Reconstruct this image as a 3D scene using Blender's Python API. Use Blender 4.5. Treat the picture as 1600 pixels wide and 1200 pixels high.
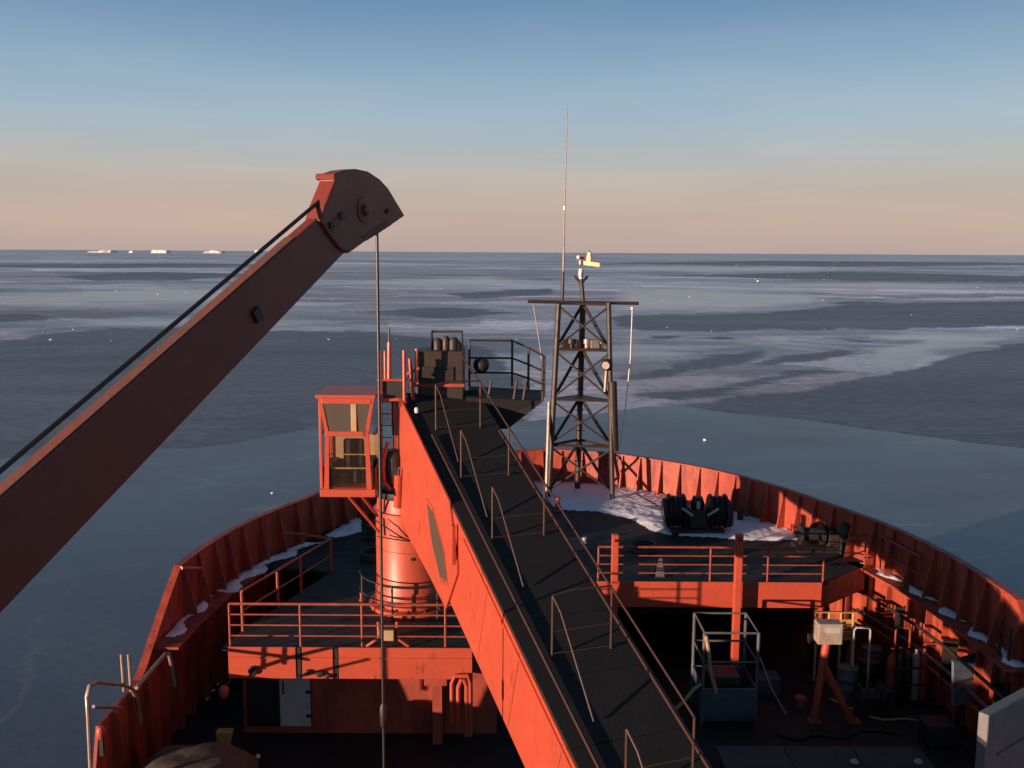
import bpy, bmesh, math, random
from mathutils import Vector, Matrix, noise
random.seed(11)
for o in list(bpy.data.objects): bpy.data.objects.remove(o)
sc = bpy.context.scene
COL = sc.collection
R = math.radians
# ------------------------------------------------------------------ camera
CZ = 17.6; F = 800 / math.tan(R(28)); PITCH = math.atan(206 / F); ROLL = R(0.32)
CP, SP, CR, SR = math.cos(PITCH), math.sin(PITCH), math.cos(ROLL), math.sin(ROLL)
cam_d = bpy.data.cameras.new('camera'); cam = bpy.data.objects.new('camera', cam_d); COL.objects.link(cam)
cam_d.sensor_fit = 'HORIZONTAL'; cam_d.angle = R(56); cam_d.clip_start = 0.1; cam_d.clip_end = 120000
rt = Vector((1, 0, 0)); up = Vector((0, SP, CP)); fw = Vector((0, CP, -SP))
cr = rt * CR + up * SR; cu = up * CR - rt * SR
M4 = Matrix((cr, cu, -fw)).transposed().to_4x4(); M4.translation = (0, 0, CZ)
cam.matrix_world = M4
sc.camera = cam
# ------------------------------------------------------------------ sky, sun, exposure
SUN_AZ, SUN_EL = 54.0, 5.2          # degrees towards port from dead astern; height over the ice
w = bpy.data.worlds.new('World'); sc.world = w; w.use_nodes = True
nt = w.node_tree; nt.nodes.clear()
sky = nt.nodes.new('ShaderNodeTexSky'); sky.sky_type = 'NISHITA'; sky.sun_disc = False
sky.sun_elevation = R(SUN_EL); sky.sun_rotation = R(180 + SUN_AZ)
sky.altitude = 0; sky.air_density = 1.0; sky.dust_density = 0.6; sky.ozone_density = 1.4
bg = nt.nodes.new('ShaderNodeBackground'); bg.inputs['Strength'].default_value = 0.12
wo = nt.nodes.new('ShaderNodeOutputWorld')
tc = nt.nodes.new('ShaderNodeTexCoord'); sp_ = nt.nodes.new('ShaderNodeSeparateXYZ')
rp = nt.nodes.new('ShaderNodeValToRGB'); mx = nt.nodes.new('ShaderNodeMix'); mx.data_type = 'RGBA'; mx.blend_type = 'MULTIPLY'
mx.inputs[0].default_value = 1.0
nt.links.new(tc.outputs['Generated'], sp_.inputs[0]); nt.links.new(sp_.outputs['Z'], rp.inputs[0])
# twilight sky by height: pink band at the horizon, pale green above it, blue deepening overhead
SKYTINT = [(0.0, (0.2735, 0.2161, 0.2023)), (0.0039, (0.2735, 0.2161, 0.2023)), (0.0286, (0.3111, 0.2339, 0.2023)), (0.0607, (0.2971, 0.2462, 0.2196)), (0.0798, (0.2854, 0.2654, 0.2494)), (0.1049, (0.2431, 0.2687, 0.2854)), (0.1296, (0.21, 0.2702, 0.3215)), (0.1659, (0.1717, 0.2439, 0.3139)), (0.2185, (0.1102, 0.1793, 0.2708)), (0.241, (0.0827, 0.1562, 0.2474)), (0.34, (0.0546, 0.1091, 0.178)), (0.5, (0.0345, 0.0718, 0.1264)), (0.75, (0.0241, 0.0488, 0.089)), (1.0, (0.0201, 0.0402, 0.0747))]
while len(rp.color_ramp.elements) < len(SKYTINT): rp.color_ramp.elements.new(0.5)
for e, (p, c) in zip(rp.color_ramp.elements, SKYTINT): e.position = p; e.color = (*c, 1)
mx.blend_type = 'MIX'; mx.inputs[0].default_value = 0.95
sc1 = nt.nodes.new('ShaderNodeVectorMath'); sc1.operation = 'SCALE'; sc1.inputs['Scale'].default_value = 1 / 0.12 / 0.97
nt.links.new(rp.outputs[0], sc1.inputs[0])
# faint streaks of high cloud over the whole sky
cm = nt.nodes.new('ShaderNodeMapping'); cm.inputs['Scale'].default_value = (1.6, 1.6, 13.0); nt.links.new(tc.outputs['Generated'], cm.inputs[0])
cn = nt.nodes.new('ShaderNodeTexNoise'); cn.inputs['Scale'].default_value = 1.7; cn.inputs['Detail'].default_value = 6; cn.inputs['Roughness'].default_value = .55; cn.inputs['Distortion'].default_value = .5
nt.links.new(cm.outputs[0], cn.inputs['Vector'])
ck = nt.nodes.new('ShaderNodeValToRGB'); ck.color_ramp.elements[0].position = .36; ck.color_ramp.elements[1].position = .68
ck.color_ramp.elements[0].color = (.945, .965, .98, 1); ck.color_ramp.elements[1].color = (1.06, 1.035, 1.015, 1); nt.links.new(cn.outputs['Fac'], ck.inputs[0])
cx = nt.nodes.new('ShaderNodeMix'); cx.data_type = 'RGBA'; cx.blend_type = 'MULTIPLY'; cx.inputs[0].default_value = 1.0
nt.links.new(sc1.outputs[0], cx.inputs[6]); nt.links.new(ck.outputs[0], cx.inputs[7])
nt.links.new(sky.outputs[0], mx.inputs[6]); nt.links.new(cx.outputs[2], mx.inputs[7])
nt.links.new(mx.outputs[2], bg.inputs[0]); nt.links.new(bg.outputs[0], wo.inputs[0])
sd = bpy.data.lights.new('sun', 'SUN'); sd.energy = 5.0; sd.angle = R(0.53); sd.color = (1.0, 0.64, 0.46)
so = bpy.data.objects.new('sun', sd); COL.objects.link(so)
S = Vector((-math.sin(R(SUN_AZ)) * math.cos(R(SUN_EL)), -math.cos(R(SUN_AZ)) * math.cos(R(SUN_EL)), math.sin(R(SUN_EL))))
so.rotation_mode = 'QUATERNION'; so.rotation_quaternion = S.to_track_quat('Z', 'Y'); so.location = (-60, -50, 40)
sc.view_settings.view_transform = 'Standard'; sc.view_settings.look = 'None'
sc.view_settings.exposure = 0.8; sc.view_settings.gamma = 1.0; sc.view_settings.use_curve_mapping = False
sc.render.engine = 'CYCLES'; sc.render.resolution_x = 1024; sc.render.resolution_y = 768

# ------------------------------------------------------------------ pixel rays (photograph pixels, 1600 x 1200)
CAMP = Vector((0, 0, CZ))
def ray(px, py):
    x = (px - 800) / F; y = -(py - 600) / F
    x, y = x * CR - y * SR, x * SR + y * CR
    return Vector((x, CP + y * SP, -SP + y * CP))
def PZ(px, py, z): r = ray(px, py); return CAMP + r * ((z - CZ) / r.z)
def PY(px, py, Y): r = ray(px, py); return CAMP + r * (Y / r.y)
def PX(px, py, X): r = ray(px, py); return CAMP + r * (X / r.x)
def PPL(px, py, p0, n): r = ray(px, py); return CAMP + r * ((p0 - CAMP).dot(n) / r.dot(n))
V = Vector

# ------------------------------------------------------------------ object helpers
WL = {}
def tag(o, label=None, cat=None, group=None, kind=None):
    if label: o['label'] = label
    if cat: o['category'] = cat
    if group: o['group'] = group
    if kind: o['kind'] = kind
    return o
def thing(name, loc, label, cat, group=None):
    o = bpy.data.objects.new(name, None); COL.objects.link(o); o.location = loc; o.empty_display_size = 0.3
    WL[o] = V(loc); return tag(o, label, cat, group)
class MB:
    def __init__(s): s.v = []; s.f = []
    def add(s, vs, fs):
        b = len(s.v); s.v += [V(p) for p in vs]; s.f += [tuple(b + i for i in f) for f in fs]; return s
    def hexa(s, a):      # 8 points: bottom loop 0-3, top loop 4-7
        return s.add(a, [(3, 2, 1, 0), (4, 5, 6, 7), (0, 1, 5, 4), (1, 2, 6, 5), (2, 3, 7, 6), (3, 0, 4, 7)])
    def box(s, x0, x1, y0, y1, z0, z1):
        return s.hexa([(x0, y0, z0), (x1, y0, z0), (x1, y1, z0), (x0, y1, z0), (x0, y0, z1), (x1, y0, z1), (x1, y1, z1), (x0, y1, z1)])
    def obox(s, c, ax, ay, az):   # centre and three half-axis vectors
        c = V(c); q = [(-1, -1), (1, -1), (1, 1), (-1, 1)]
        return s.hexa([c + ax * i + ay * j - az for i, j in q] + [c + ax * i + ay * j + az for i, j in q])
    def tube(s, p0, p1, r0, r1=None, n=8, caps=True):
        p0 = V(p0); p1 = V(p1); r1 = r0 if r1 is None else r1
        d = (p1 - p0)
        if d.length < 1e-6: return s
        d.normalize(); a = d.orthogonal().normalized(); b = d.cross(a)
        vs = []
        for p, r in ((p0, r0), (p1, r1)):
            vs += [p + (a * math.cos(2 * math.pi * k / n) + b * math.sin(2 * math.pi * k / n)) * r for k in range(n)]
        fs = [(k, (k + 1) % n, n + (k + 1) % n, n + k) for k in range(n)]
        if caps: fs += [tuple(range(n - 1, -1, -1)), tuple(range(n, 2 * n))]
        return s.add(vs, fs)
    def path(s, pts, r, n=8):
        pts = [V(p) for p in pts]; vs = []; m = len(pts); ref = None
        for i, p in enumerate(pts):
            d = (pts[min(i + 1, m - 1)] - pts[max(i - 1, 0)]).normalized()
            if ref is None: ref = d.orthogonal().normalized()
            a = (ref - d * ref.dot(d)).normalized(); ref = a; b = d.cross(a)
            vs += [p + (a * math.cos(2 * math.pi * k / n) + b * math.sin(2 * math.pi * k / n)) * r for k in range(n)]
        fs = []
        for i in range(m - 1):
            fs += [(i * n + k, i * n + (k + 1) % n, (i + 1) * n + (k + 1) % n, (i + 1) * n + k) for k in range(n)]
        fs += [tuple(range(n - 1, -1, -1)), tuple(range((m - 1) * n, m * n))]
        return s.add(vs, fs)
    def prism(s, pts, off):       # planar polygon pushed along off
        pts = [V(p) for p in pts]; n = len(pts); off = V(off)
        return s.add(pts + [p + off for p in pts], [tuple(range(n - 1, -1, -1)), tuple(range(n, 2 * n))] + [(k, (k + 1) % n, n + (k + 1) % n, n + k) for k in range(n)])
    def lathe(s, c, prof, n=28, axis=(0, 0, 1), cap=True):
        c = V(c); d = V(axis).normalized(); a = d.orthogonal().normalized(); b = d.cross(a); vs = []
        for r, h in prof:
            vs += [c + d * h + (a * math.cos(2 * math.pi * k / n) + b * math.sin(2 * math.pi * k / n)) * r for k in range(n)]
        fs = []
        for i in range(len(prof) - 1):
            fs += [(i * n + k, i * n + (k + 1) % n, (i + 1) * n + (k + 1) % n, (i + 1) * n + k) for k in range(n)]
        if cap: fs += [tuple(range(n - 1, -1, -1)), tuple(range((len(prof) - 1) * n, len(prof) * n))]
        return s.add(vs, fs)
    def torus(s, c, axis, R0, r, n=20, m=8):
        d = V(axis).normalized(); a = d.orthogonal().normalized(); b = d.cross(a); c = V(c); vs = []; fs = []
        for i in range(n):
            t = 2 * math.pi * i / n; e = a * math.cos(t) + b * math.sin(t)
            vs += [c + e * (R0 + r * math.cos(2 * math.pi * k / m)) + d * (r * math.sin(2 * math.pi * k / m)) for k in range(m)]
        for i in range(n):
            fs += [(i * m + k, i * m + (k + 1) % m, ((i + 1) % n) * m + (k + 1) % m, ((i + 1) % n) * m + k) for k in range(m)]
        return s.add(vs, fs)
    def sphere(s, c, r, n=12, m=8, sz=1.0):
        return s.lathe(c, [(max(r * math.sin(math.pi * i / m), 1e-3), -r * sz * math.cos(math.pi * i / m)) for i in range(m + 1)], n)
    def build(s, name, mat, parent=None, smooth=False, bevel=0, **k):
        c = V((0, 0, 0))
        lo = V((min(p[i] for p in s.v) for i in range(3))); hi = V((max(p[i] for p in s.v) for i in range(3)))
        c = (lo + hi) / 2
        me = bpy.data.meshes.new(name); me.from_pydata([p - c for p in s.v], [], s.f)
        bm = bmesh.new(); bm.from_mesh(me)
        bmesh.ops.recalc_face_normals(bm, faces=bm.faces)
        if bevel:
            es = [e for e in bm.edges if len(e.link_faces) == 2 and e.calc_face_angle(0) > 0.5]
            bmesh.ops.bevel(bm, geom=es, offset=bevel, segments=2, profile=0.5, affect='EDGES', clamp_overlap=True)
        if smooth:
            for f in bm.faces: f.smooth = True
            for e in bm.edges:
                if len(e.link_faces) == 2 and e.calc_face_angle(0) > 0.7: e.smooth = False
        bm.to_mesh(me); bm.free()
        me.materials.append(mat)
        o = bpy.data.objects.new(name, me); COL.objects.link(o)
        if parent: o.parent = parent; o.location = c - WL[parent]
        else: o.location = c
        WL[o] = c
        return tag(o, **k) if k else o
def T(name, pts, r, mat, parent, n=8): return MB().path(pts, r, n).build(name, mat, parent, smooth=True)

# ------------------------------------------------------------------ materials
def mat(name, base, rough=0.5, metal=0.0, var=None, scale=3.0, bump=0.0, bscale=20.0, rust=0.0, coat=0.0, spec=0.5, detail=6, stretch=None, rustcol=(0.055, 0.022, 0.012)):
    m = bpy.data.materials.new(name); m.use_nodes = True; n = m.node_tree; b = n.nodes['Principled BSDF']
    b.inputs['Base Color'].default_value = (*base, 1); b.inputs['Roughness'].default_value = rough
    b.inputs['Metallic'].default_value = metal; b.inputs['Coat Weight'].default_value = coat; b.inputs['Specular IOR Level'].default_value = spec
    g = n.nodes.new('ShaderNodeNewGeometry'); src = g.outputs['Position']
    if stretch:
        mp = n.nodes.new('ShaderNodeMapping'); mp.inputs['Scale'].default_value = stretch; n.links.new(src, mp.inputs[0]); src2 = mp.outputs[0]
    else: src2 = src
    if var:
        t = n.nodes.new('ShaderNodeTexNoise'); t.inputs['Scale'].default_value = scale; t.inputs['Detail'].default_value = detail; t.inputs['Roughness'].default_value = 0.62
        n.links.new(src2, t.inputs['Vector'])
        cr_ = n.nodes.new('ShaderNodeValToRGB'); cr_.color_ramp.elements[0].position = 0.32; cr_.color_ramp.elements[1].position = 0.68
        cr_.color_ramp.elements[0].color = (*var, 1); cr_.color_ramp.elements[1].color = (*base, 1)
        n.links.new(t.outputs['Fac'], cr_.inputs[0]); col = cr_.outputs[0]
        if rust > 0:
            mp2 = n.nodes.new('ShaderNodeMapping'); mp2.inputs['Scale'].default_value = (2.2, 2.2, 0.55); n.links.new(src, mp2.inputs[0])
            t2 = n.nodes.new('ShaderNodeTexNoise'); t2.inputs['Scale'].default_value = 1.9; t2.inputs['Detail'].default_value = 9; t2.inputs['Roughness'].default_value = 0.72
            n.links.new(mp2.outputs[0], t2.inputs['Vector'])
            c2 = n.nodes.new('ShaderNodeValToRGB'); c2.color_ramp.elements[0].position = 0.66 - 0.12 * rust; c2.color_ramp.elements[1].position = 0.74
            n.links.new(t2.outputs['Fac'], c2.inputs[0])
            mm = n.nodes.new('ShaderNodeMix'); mm.data_type = 'RGBA'; n.links.new(c2.outputs[0], mm.inputs[0]); n.links.new(col, mm.inputs[6]); mm.inputs[7].default_value = (*rustcol, 1)
            col = mm.outputs[2]
        n.links.new(col, b.inputs['Base Color'])
        mr = n.nodes.new('ShaderNodeMapRange'); mr.inputs['To Min'].default_value = min(1, rough + 0.15); mr.inputs['To Max'].default_value = max(0.05, rough - 0.1)
        n.links.new(t.outputs['Fac'], mr.inputs[0]); n.links.new(mr.outputs[0], b.inputs['Roughness'])
    if bump:
        t3 = n.nodes.new('ShaderNodeTexNoise'); t3.inputs['Scale'].default_value = bscale; t3.inputs['Detail'].default_value = 4; n.links.new(src, t3.inputs['Vector'])
        bp = n.nodes.new('ShaderNodeBump'); bp.inputs['Strength'].default_value = bump; bp.inputs['Distance'].default_value = 0.03
        n.links.new(t3.outputs['Fac'], bp.inputs['Height']); n.links.new(bp.outputs[0], b.inputs['Normal'])
    return m
ORANGE = mat('orange_paint', (0.415, 0.073, 0.038), 0.42, var=(0.345, 0.058, 0.030), scale=1.6, bump=0.12, bscale=7, rust=0.55)
ORANGE_W = mat('orange_paint_worn_shaded', (0.395, 0.071, 0.037), 0.55, var=(0.19, 0.034, 0.022), scale=1.5, bump=0.6, bscale=2.2, rust=1.15, stretch=(1.6, 1.6, .45))  # worn and rusty, tone deepened further for the shaded port bulwark
ORANGE_B = mat('orange_boom_shaded', (0.185, 0.036, 0.022), 0.45, var=(0.14, 0.044, 0.031), scale=.55, bump=0.15, bscale=6, rust=0.45)  # raised boom's sunless side darkened into the paint, greyer weathering mixed in
WORN = mat('worn_frosted_paint', (0.1156, 0.0714, 0.0578), 0.6, var=(0.17, 0.0476, 0.0306), scale=2.2, bump=0.3, bscale=9, rust=1.0, stretch=(1, 1, .6))
DECK = mat('green_black_deck', (0.016, 0.022, 0.020), 0.7, var=(0.009, 0.012, 0.011), scale=1.5, bump=0.15, bscale=30)
MDECK = mat('brown_black_deck', (0.014, 0.012, 0.011), 0.7, var=(0.007, 0.006, 0.006), scale=1.2, bump=0.3, bscale=25)
HATCH = mat('dark_hatch_paint', (0.030, 0.036, 0.044), 0.6, var=(0.018, 0.022, 0.028), scale=2, bump=0.2, rust=0.5)
WALK = mat('dark_walkway', (0.006, 0.007, 0.0075), 0.75, var=(0.0035, 0.004, 0.0042), scale=2.5, bump=0.35, bscale=35)  # near-black base carries the sunless look of the boom top
DARK = mat('dark_steel', (0.022, 0.021, 0.021), 0.5, var=(0.013, 0.012, 0.012), scale=5)
BLACK = mat('black_rubber', (0.010, 0.010, 0.011), 0.55, var=(0.006, 0.006, 0.006), scale=6, bump=0.3)
MAST = mat('dark_brown_mast_paint', (0.035, 0.024, 0.018), 0.5, var=(0.018, 0.013, 0.011), scale=4, rust=0.6)
RAILP = mat('rail_paint', (0.3128, 0.0714, 0.0374), 0.45, var=(0.17, 0.0374, 0.0204), scale=6, rust=0.7)
RAILD = mat('walkway_rail_paint', (0.0578, 0.0245, 0.0163), 0.55, var=(0.034, 0.015, 0.0109), scale=6, rust=0.6)
GREYR = mat('galvanised_steel', (0.36, 0.32, 0.28), 0.45, metal=0.4, var=(0.22, 0.19, 0.16), scale=6, rust=0.5)
WHITE = mat('white_paint', (0.78, 0.76, 0.72), 0.4, var=(0.6, 0.57, 0.52), scale=4)
GREY = mat('grey_paint', (0.10, 0.11, 0.12), 0.5, var=(0.06, 0.066, 0.073), scale=3, rust=0.4)
BLUE = mat('blue_grey_paint', (0.055, 0.085, 0.12), 0.5, var=(0.032, 0.05, 0.075), scale=3, rust=0.4)
PALE = mat('pale_door_paint', (0.42, 0.43, 0.43), 0.5, var=(0.30, 0.31, 0.31), scale=3, rust=0.6)
YELLOW = mat('yellow_paint', (0.48, 0.36, 0.10), 0.5, var=(0.30, 0.22, 0.07), scale=5, rust=0.4)
GREYH = mat('pale_grey_paint', (0.17, 0.18, 0.19), 0.5, var=(0.12, 0.13, 0.14), scale=2.5, rust=0.5)
GREYB = mat('grey_beige_paint', (0.34, 0.29, 0.23), 0.5, var=(0.22, 0.19, 0.15), scale=5, rust=0.7)
BEIGE = mat('beige_lining', (0.42, 0.30, 0.16), 0.6, var=(0.34, 0.24, 0.13), scale=3)
TARP = mat('brown_tarpaulin', (0.075, 0.062, 0.046), 0.7, var=(0.045, 0.038, 0.03), scale=2.5, bump=0.6, bscale=4)
ROPE = mat('yellow_rope', (0.40, 0.30, 0.16), 0.8, var=(0.25, 0.18, 0.09), scale=12)
WIRE = mat('black_wire_rope', (0.012, 0.012, 0.013), 0.5)
CHROME = mat('polished_steel', (0.75, 0.72, 0.68), 0.18, metal=1.0)
CREAM = mat('cream_paint', (0.85, 0.74, 0.42), 0.4)
SNOW = mat('snow', (0.80, 0.82, 0.86), 0.6, var=(0.70, 0.73, 0.79), scale=3, bump=0.5, bscale=9)
BERG = mat('iceberg_ice', (0.86, 0.84, 0.82), 0.7, var=(0.74, 0.75, 0.78), scale=0.02)
def glass(name, col, alpha, rough=0.08):
    m = bpy.data.materials.new(name); m.use_nodes = True; n = m.node_tree; b = n.nodes['Principled BSDF']
    b.inputs['Base Color'].default_value = (*col, 1); b.inputs['Roughness'].default_value = rough; b.inputs['Alpha'].default_value = alpha
    t = n.nodes.new('ShaderNodeTexNoise'); t.inputs['Scale'].default_value = 4; mr = n.nodes.new('ShaderNodeMapRange'); mr.inputs['To Min'].default_value = rough; mr.inputs['To Max'].default_value = rough + 0.25
    n.links.new(t.outputs['Fac'], mr.inputs[0]); n.links.new(mr.outputs[0], b.inputs['Roughness']); return m
GLASS = glass('cab_glass', (0.05, 0.045, 0.035), 0.14)
GLASSD = glass('dusty_cab_glass', (0.085, 0.075, 0.055), 0.8, 0.3)
#ICE_MATERIAL
def ice_mat(name, near):
    m = bpy.data.materials.new(name); m.use_nodes = True; n = m.node_tree; b = n.nodes['Principled BSDF']; L = n.links.new
    g = n.nodes.new('ShaderNodeNewGeometry')
    def noise_(scale, detail, rough, sx=1, sy=1, dist=0.0, rot=0.0, off=(0, 0, 0)):
        mp = n.nodes.new('ShaderNodeMapping'); mp.inputs['Scale'].default_value = (sx, sy, 1); mp.inputs['Rotation'].default_value = (0, 0, rot); mp.inputs['Location'].default_value = off
        L(g.outputs['Position'], mp.inputs[0]); t = n.nodes.new('ShaderNodeTexNoise')
        t.inputs['Scale'].default_value = scale; t.inputs['Detail'].default_value = detail; t.inputs['Roughness'].default_value = rough; t.inputs['Distortion'].default_value = dist
        L(mp.outputs[0], t.inputs['Vector']); return t.outputs['Fac']
    def ramp(src, stops):
        r = n.nodes.new('ShaderNodeValToRGB')
        while len(r.color_ramp.elements) < len(stops): r.color_ramp.elements.new(0.5)
        for e, (p, c) in zip(r.color_ramp.elements, stops): e.position = p; e.color = (*c, 1) if isinstance(c, tuple) else (c, c, c, 1)
        L(src, r.inputs[0]); return r.outputs[0]
    def mix(f, a, c2, blend='MIX'):
        q = n.nodes.new('ShaderNodeMix'); q.data_type = 'RGBA'; q.blend_type = blend
        for s_, v_ in ((0, f), (6, a), (7, c2)):
            if isinstance(v_, (int, float)): q.inputs[s_].default_value = v_
            elif isinstance(v_, tuple): q.inputs[s_].default_value = (*v_, 1)
            else: L(v_, q.inputs[s_])
        return q.outputs[2]
    if near:
        big = noise_(0.03, 5, 0.55, 1, 1, 1.0)
        fine = noise_(0.8, 6, 0.6, 1, 2.2)
        col = ramp(big, [(0.3, (0.062, 0.080, 0.112)), (0.7, (0.120, 0.142, 0.182))])
        streak = ramp(noise_(0.10, 7, 0.6, 0.45, 1.0, 2.2, 0.35), [(0.62, 0.0), (0.72, 1.0)])
        col = mix(streak, col, (0.24, 0.26, 0.29)); col = mix(0.35, col, ramp(fine, [(0.3, 0.55), (0.75, 1.25)]), 'MULTIPLY')
        vo = n.nodes.new('ShaderNodeTexVoronoi'); vo.feature = 'DISTANCE_TO_EDGE'; vo.inputs['Scale'].default_value = 0.045
        wv_ = n.nodes.new('ShaderNodeVectorMath'); wv_.operation = 'MULTIPLY_ADD'; tn = n.nodes.new('ShaderNodeTexNoise'); tn.inputs['Scale'].default_value = 0.12; tn.inputs['Detail'].default_value = 6; L(g.outputs['Position'], tn.inputs['Vector'])
        L(tn.outputs['Color'], wv_.inputs[0]); wv_.inputs[1].default_value = (14, 14, 0); L(g.outputs['Position'], wv_.inputs[2]); L(wv_.outputs[0], vo.inputs['Vector'])
        crk = ramp(vo.outputs['Distance'], [(0.0, 0.4), (0.010, 0.0)])
        col = mix(crk, col, (0.17, 0.19, 0.22))
        sw = ramp(noise_(0.022, 6, 0.6, 0.5, 1.4, 3.0, 0.5, (11, 3, 0)), [(0.46, 0.0), (0.60, 0.55)])
        col = mix(sw, col, (0.06, 0.078, 0.10))
        rough = ramp(big, [(0.3, 0.26), (0.7, 0.40)])
        hb = noise_(1.6, 5, 0.65, 1, 1.5)
    else:
        A = noise_(0.0042, 9, 0.56, 0.42, 1.0, 2.6, 0.05)            # large leads and floes
        B = noise_(0.016, 8, 0.6, 0.30, 1.0, 1.6, 0.16, (30, 9, 0))    # bands of thin ice
        C = noise_(0.6, 9, 0.75, 0.7, 1.0, 0.4)                        # frost flowers and small rubble
        D = noise_(0.05, 8, 0.62, 0.45, 1.0, 1.2, -0.1, (7, 70, 0))
        base = ramp(A, [(0.38, (0.18, 0.205, 0.24)), (0.46, (0.30, 0.33, 0.36)), (0.53, (0.56, 0.58, 0.58)), (0.62, (0.72, 0.73, 0.73))])
        band = ramp(B, [(0.40, (0.14, 0.165, 0.19)), (0.50, (0.34, 0.355, 0.36)), (0.58, (0.72, 0.71, 0.68))])
        col = mix(0.5, base, band)
        pale = ramp(D, [(0.56, 0.0), (0.68, 0.7)])
        col = mix(pale, col, (0.72, 0.72, 0.72))
        def cells(scale, sx, sy, warp, off):
            w1 = n.nodes.new('ShaderNodeTexNoise'); w1.inputs['Scale'].default_value = scale * 1.3; w1.inputs['Detail'].default_value = 7; w1.inputs['Roughness'].default_value = .62; L(g.outputs['Position'], w1.inputs['Vector'])
            w2 = n.nodes.new('ShaderNodeVectorMath'); w2.operation = 'MULTIPLY_ADD'; L(w1.outputs['Color'], w2.inputs[0]); w2.inputs[1].default_value = (warp / scale, warp / scale, 0); L(g.outputs['Position'], w2.inputs[2])
            w3 = n.nodes.new('ShaderNodeMapping'); w3.inputs['Scale'].default_value = (sx, sy, 0); w3.inputs['Location'].default_value = off; L(w2.outputs[0], w3.inputs[0])
            vo = n.nodes.new('ShaderNodeTexVoronoi'); vo.inputs['Scale'].default_value = scale; L(w3.outputs[0], vo.inputs['Vector'])
            sp = n.nodes.new('ShaderNodeSeparateColor'); L(vo.outputs['Color'], sp.inputs[0]); return sp.outputs[0]
        col = mix(0.8, col, ramp(cells(0.010, .35, 1.0, 1.4, (3, 5, 0)), [(0.05, 0.5), (0.5, 1.0), (0.95, 1.7)]), 'MULTIPLY')
        col = mix(0.6, col, ramp(cells(0.045, .45, 1.0, 1.3, (9, 1, 0)), [(0.05, 0.45), (0.5, 1.0), (0.95, 1.8)]), 'MULTIPLY')
        col = mix(0.6, col, ramp(C, [(0.34, 0.3), (0.5, 0.95), (0.66, 1.8)]), 'MULTIPLY')
        nil = ramp(noise_(0.8, 9, 0.75, 0.6, 1.0), [(0.38, (0.02, 0.03, 0.042)), (0.62, (0.125, 0.145, 0.16))])
        nil = mix(1.0, nil, ramp(noise_(0.03, 7, 0.6, 0.4, 1.0, 2.0), [(0.35, 0.6), (0.65, 1.5)]), 'MULTIPLY')
        at_ = n.nodes.new('ShaderNodeAttribute'); at_.attribute_name = 'lead'
        def ma(op, a_, b_, c_=0):
            q = n.nodes.new('ShaderNodeMath'); q.operation = op
            for i_, v_ in enumerate((a_, b_, c_)):
                if isinstance(v_, (int, float)): q.inputs[i_].default_value = v_
                else: L(v_, q.inputs[i_])
            return q.outputs[0]
        col = mix(1.0, col, (1.08, 1.10, 1.19), 'MULTIPLY')
        nz = ma('MULTIPLY_ADD', noise_(0.07, 10, 0.72, 0.4, 1.0, 1.0), 1.9, -0.95)
        fd = ramp(ma('ADD', at_.outputs['Fac'], nz), [(0.38, 0.0), (0.62, 0.9)])
        wr = n.nodes.new('ShaderNodeTexNoise'); wr.inputs['Scale'].default_value = 0.02; wr.inputs['Detail'].default_value = 8; wr.inputs['Roughness'].default_value = .65; L(g.outputs['Position'], wr.inputs['Vector'])
        wq = n.nodes.new('ShaderNodeVectorMath'); wq.operation = 'MULTIPLY_ADD'; L(wr.outputs['Color'], wq.inputs[0]); wq.inputs[1].default_value = (90, 60, 0); L(g.outputs['Position'], wq.inputs[2])
        wm = n.nodes.new('ShaderNodeMapping'); wm.inputs['Scale'].default_value = (.4, 1, 0); L(wq.outputs[0], wm.inputs[0])
        ve = n.nodes.new('ShaderNodeTexVoronoi'); ve.feature = 'DISTANCE_TO_EDGE'; ve.inputs['Scale'].default_value = .022; L(wm.outputs[0], ve.inputs['Vector'])
        seam = ramp(ve.outputs['Distance'], [(0.0, 0.8), (0.035, 0.0)])
        col = mix(seam, col, (0.62, 0.62, 0.61))
        pcol = ramp(noise_(0.02, 7, 0.6, 0.35, 1.0, 1.5), [(0.35, (0.36, 0.38, 0.36)), (0.65, (0.66, 0.66, 0.62))])  # pale greenish tone paints the sky's reflection on smooth ice
        fp = ramp(ma('ADD', ma('MULTIPLY', at_.outputs['Fac'], -1.0), nz), [(0.30, 0.0), (0.85, 0.9)])
        col = mix(fd, col, nil); col = mix(fp, col, pcol)
        rough = mix(fp, mix(fd, ramp(B, [(0.42, 0.33), (0.58, 0.55)]), (0.46, 0.46, 0.46)), (0.24, 0.24, 0.24))
        hb = noise_(0.5, 6, 0.68, 0.8, 1.4)
    L(col, b.inputs['Base Color']); L(rough, b.inputs['Roughness'])
    bp = n.nodes.new('ShaderNodeBump'); bp.inputs['Strength'].default_value = 0.2; bp.inputs['Distance'].default_value = 0.06
    L(hb, bp.inputs['Height']); L(bp.outputs[0], b.inputs['Normal'])
    b.inputs['Specular IOR Level'].default_value = 0.5
    return m
ICE = ice_mat('thin_sea_ice', False); FLOE = ice_mat('grey_floe_ice', True)

# ------------------------------------------------------------------ frozen sea
def sheet(name, xs, ys, z, m):
    mb = MB(); nx = len(xs)
    mb.v = [V((x, y, z)) for y in ys for x in xs]
    mb.f = [(j * nx + i, j * nx + i + 1, (j + 1) * nx + i + 1, (j + 1) * nx + i) for j in range(len(ys) - 1) for i in range(nx - 1)]
    return mb.build(name, m)
tag(sheet('sea_ice', [-60000, -6000, -800, 0, 800, 6000, 60000], [-60000, -6000, -300, 0, 300, 3000, 12000, 80000], 0.0, ICE), kind='structure')
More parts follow.
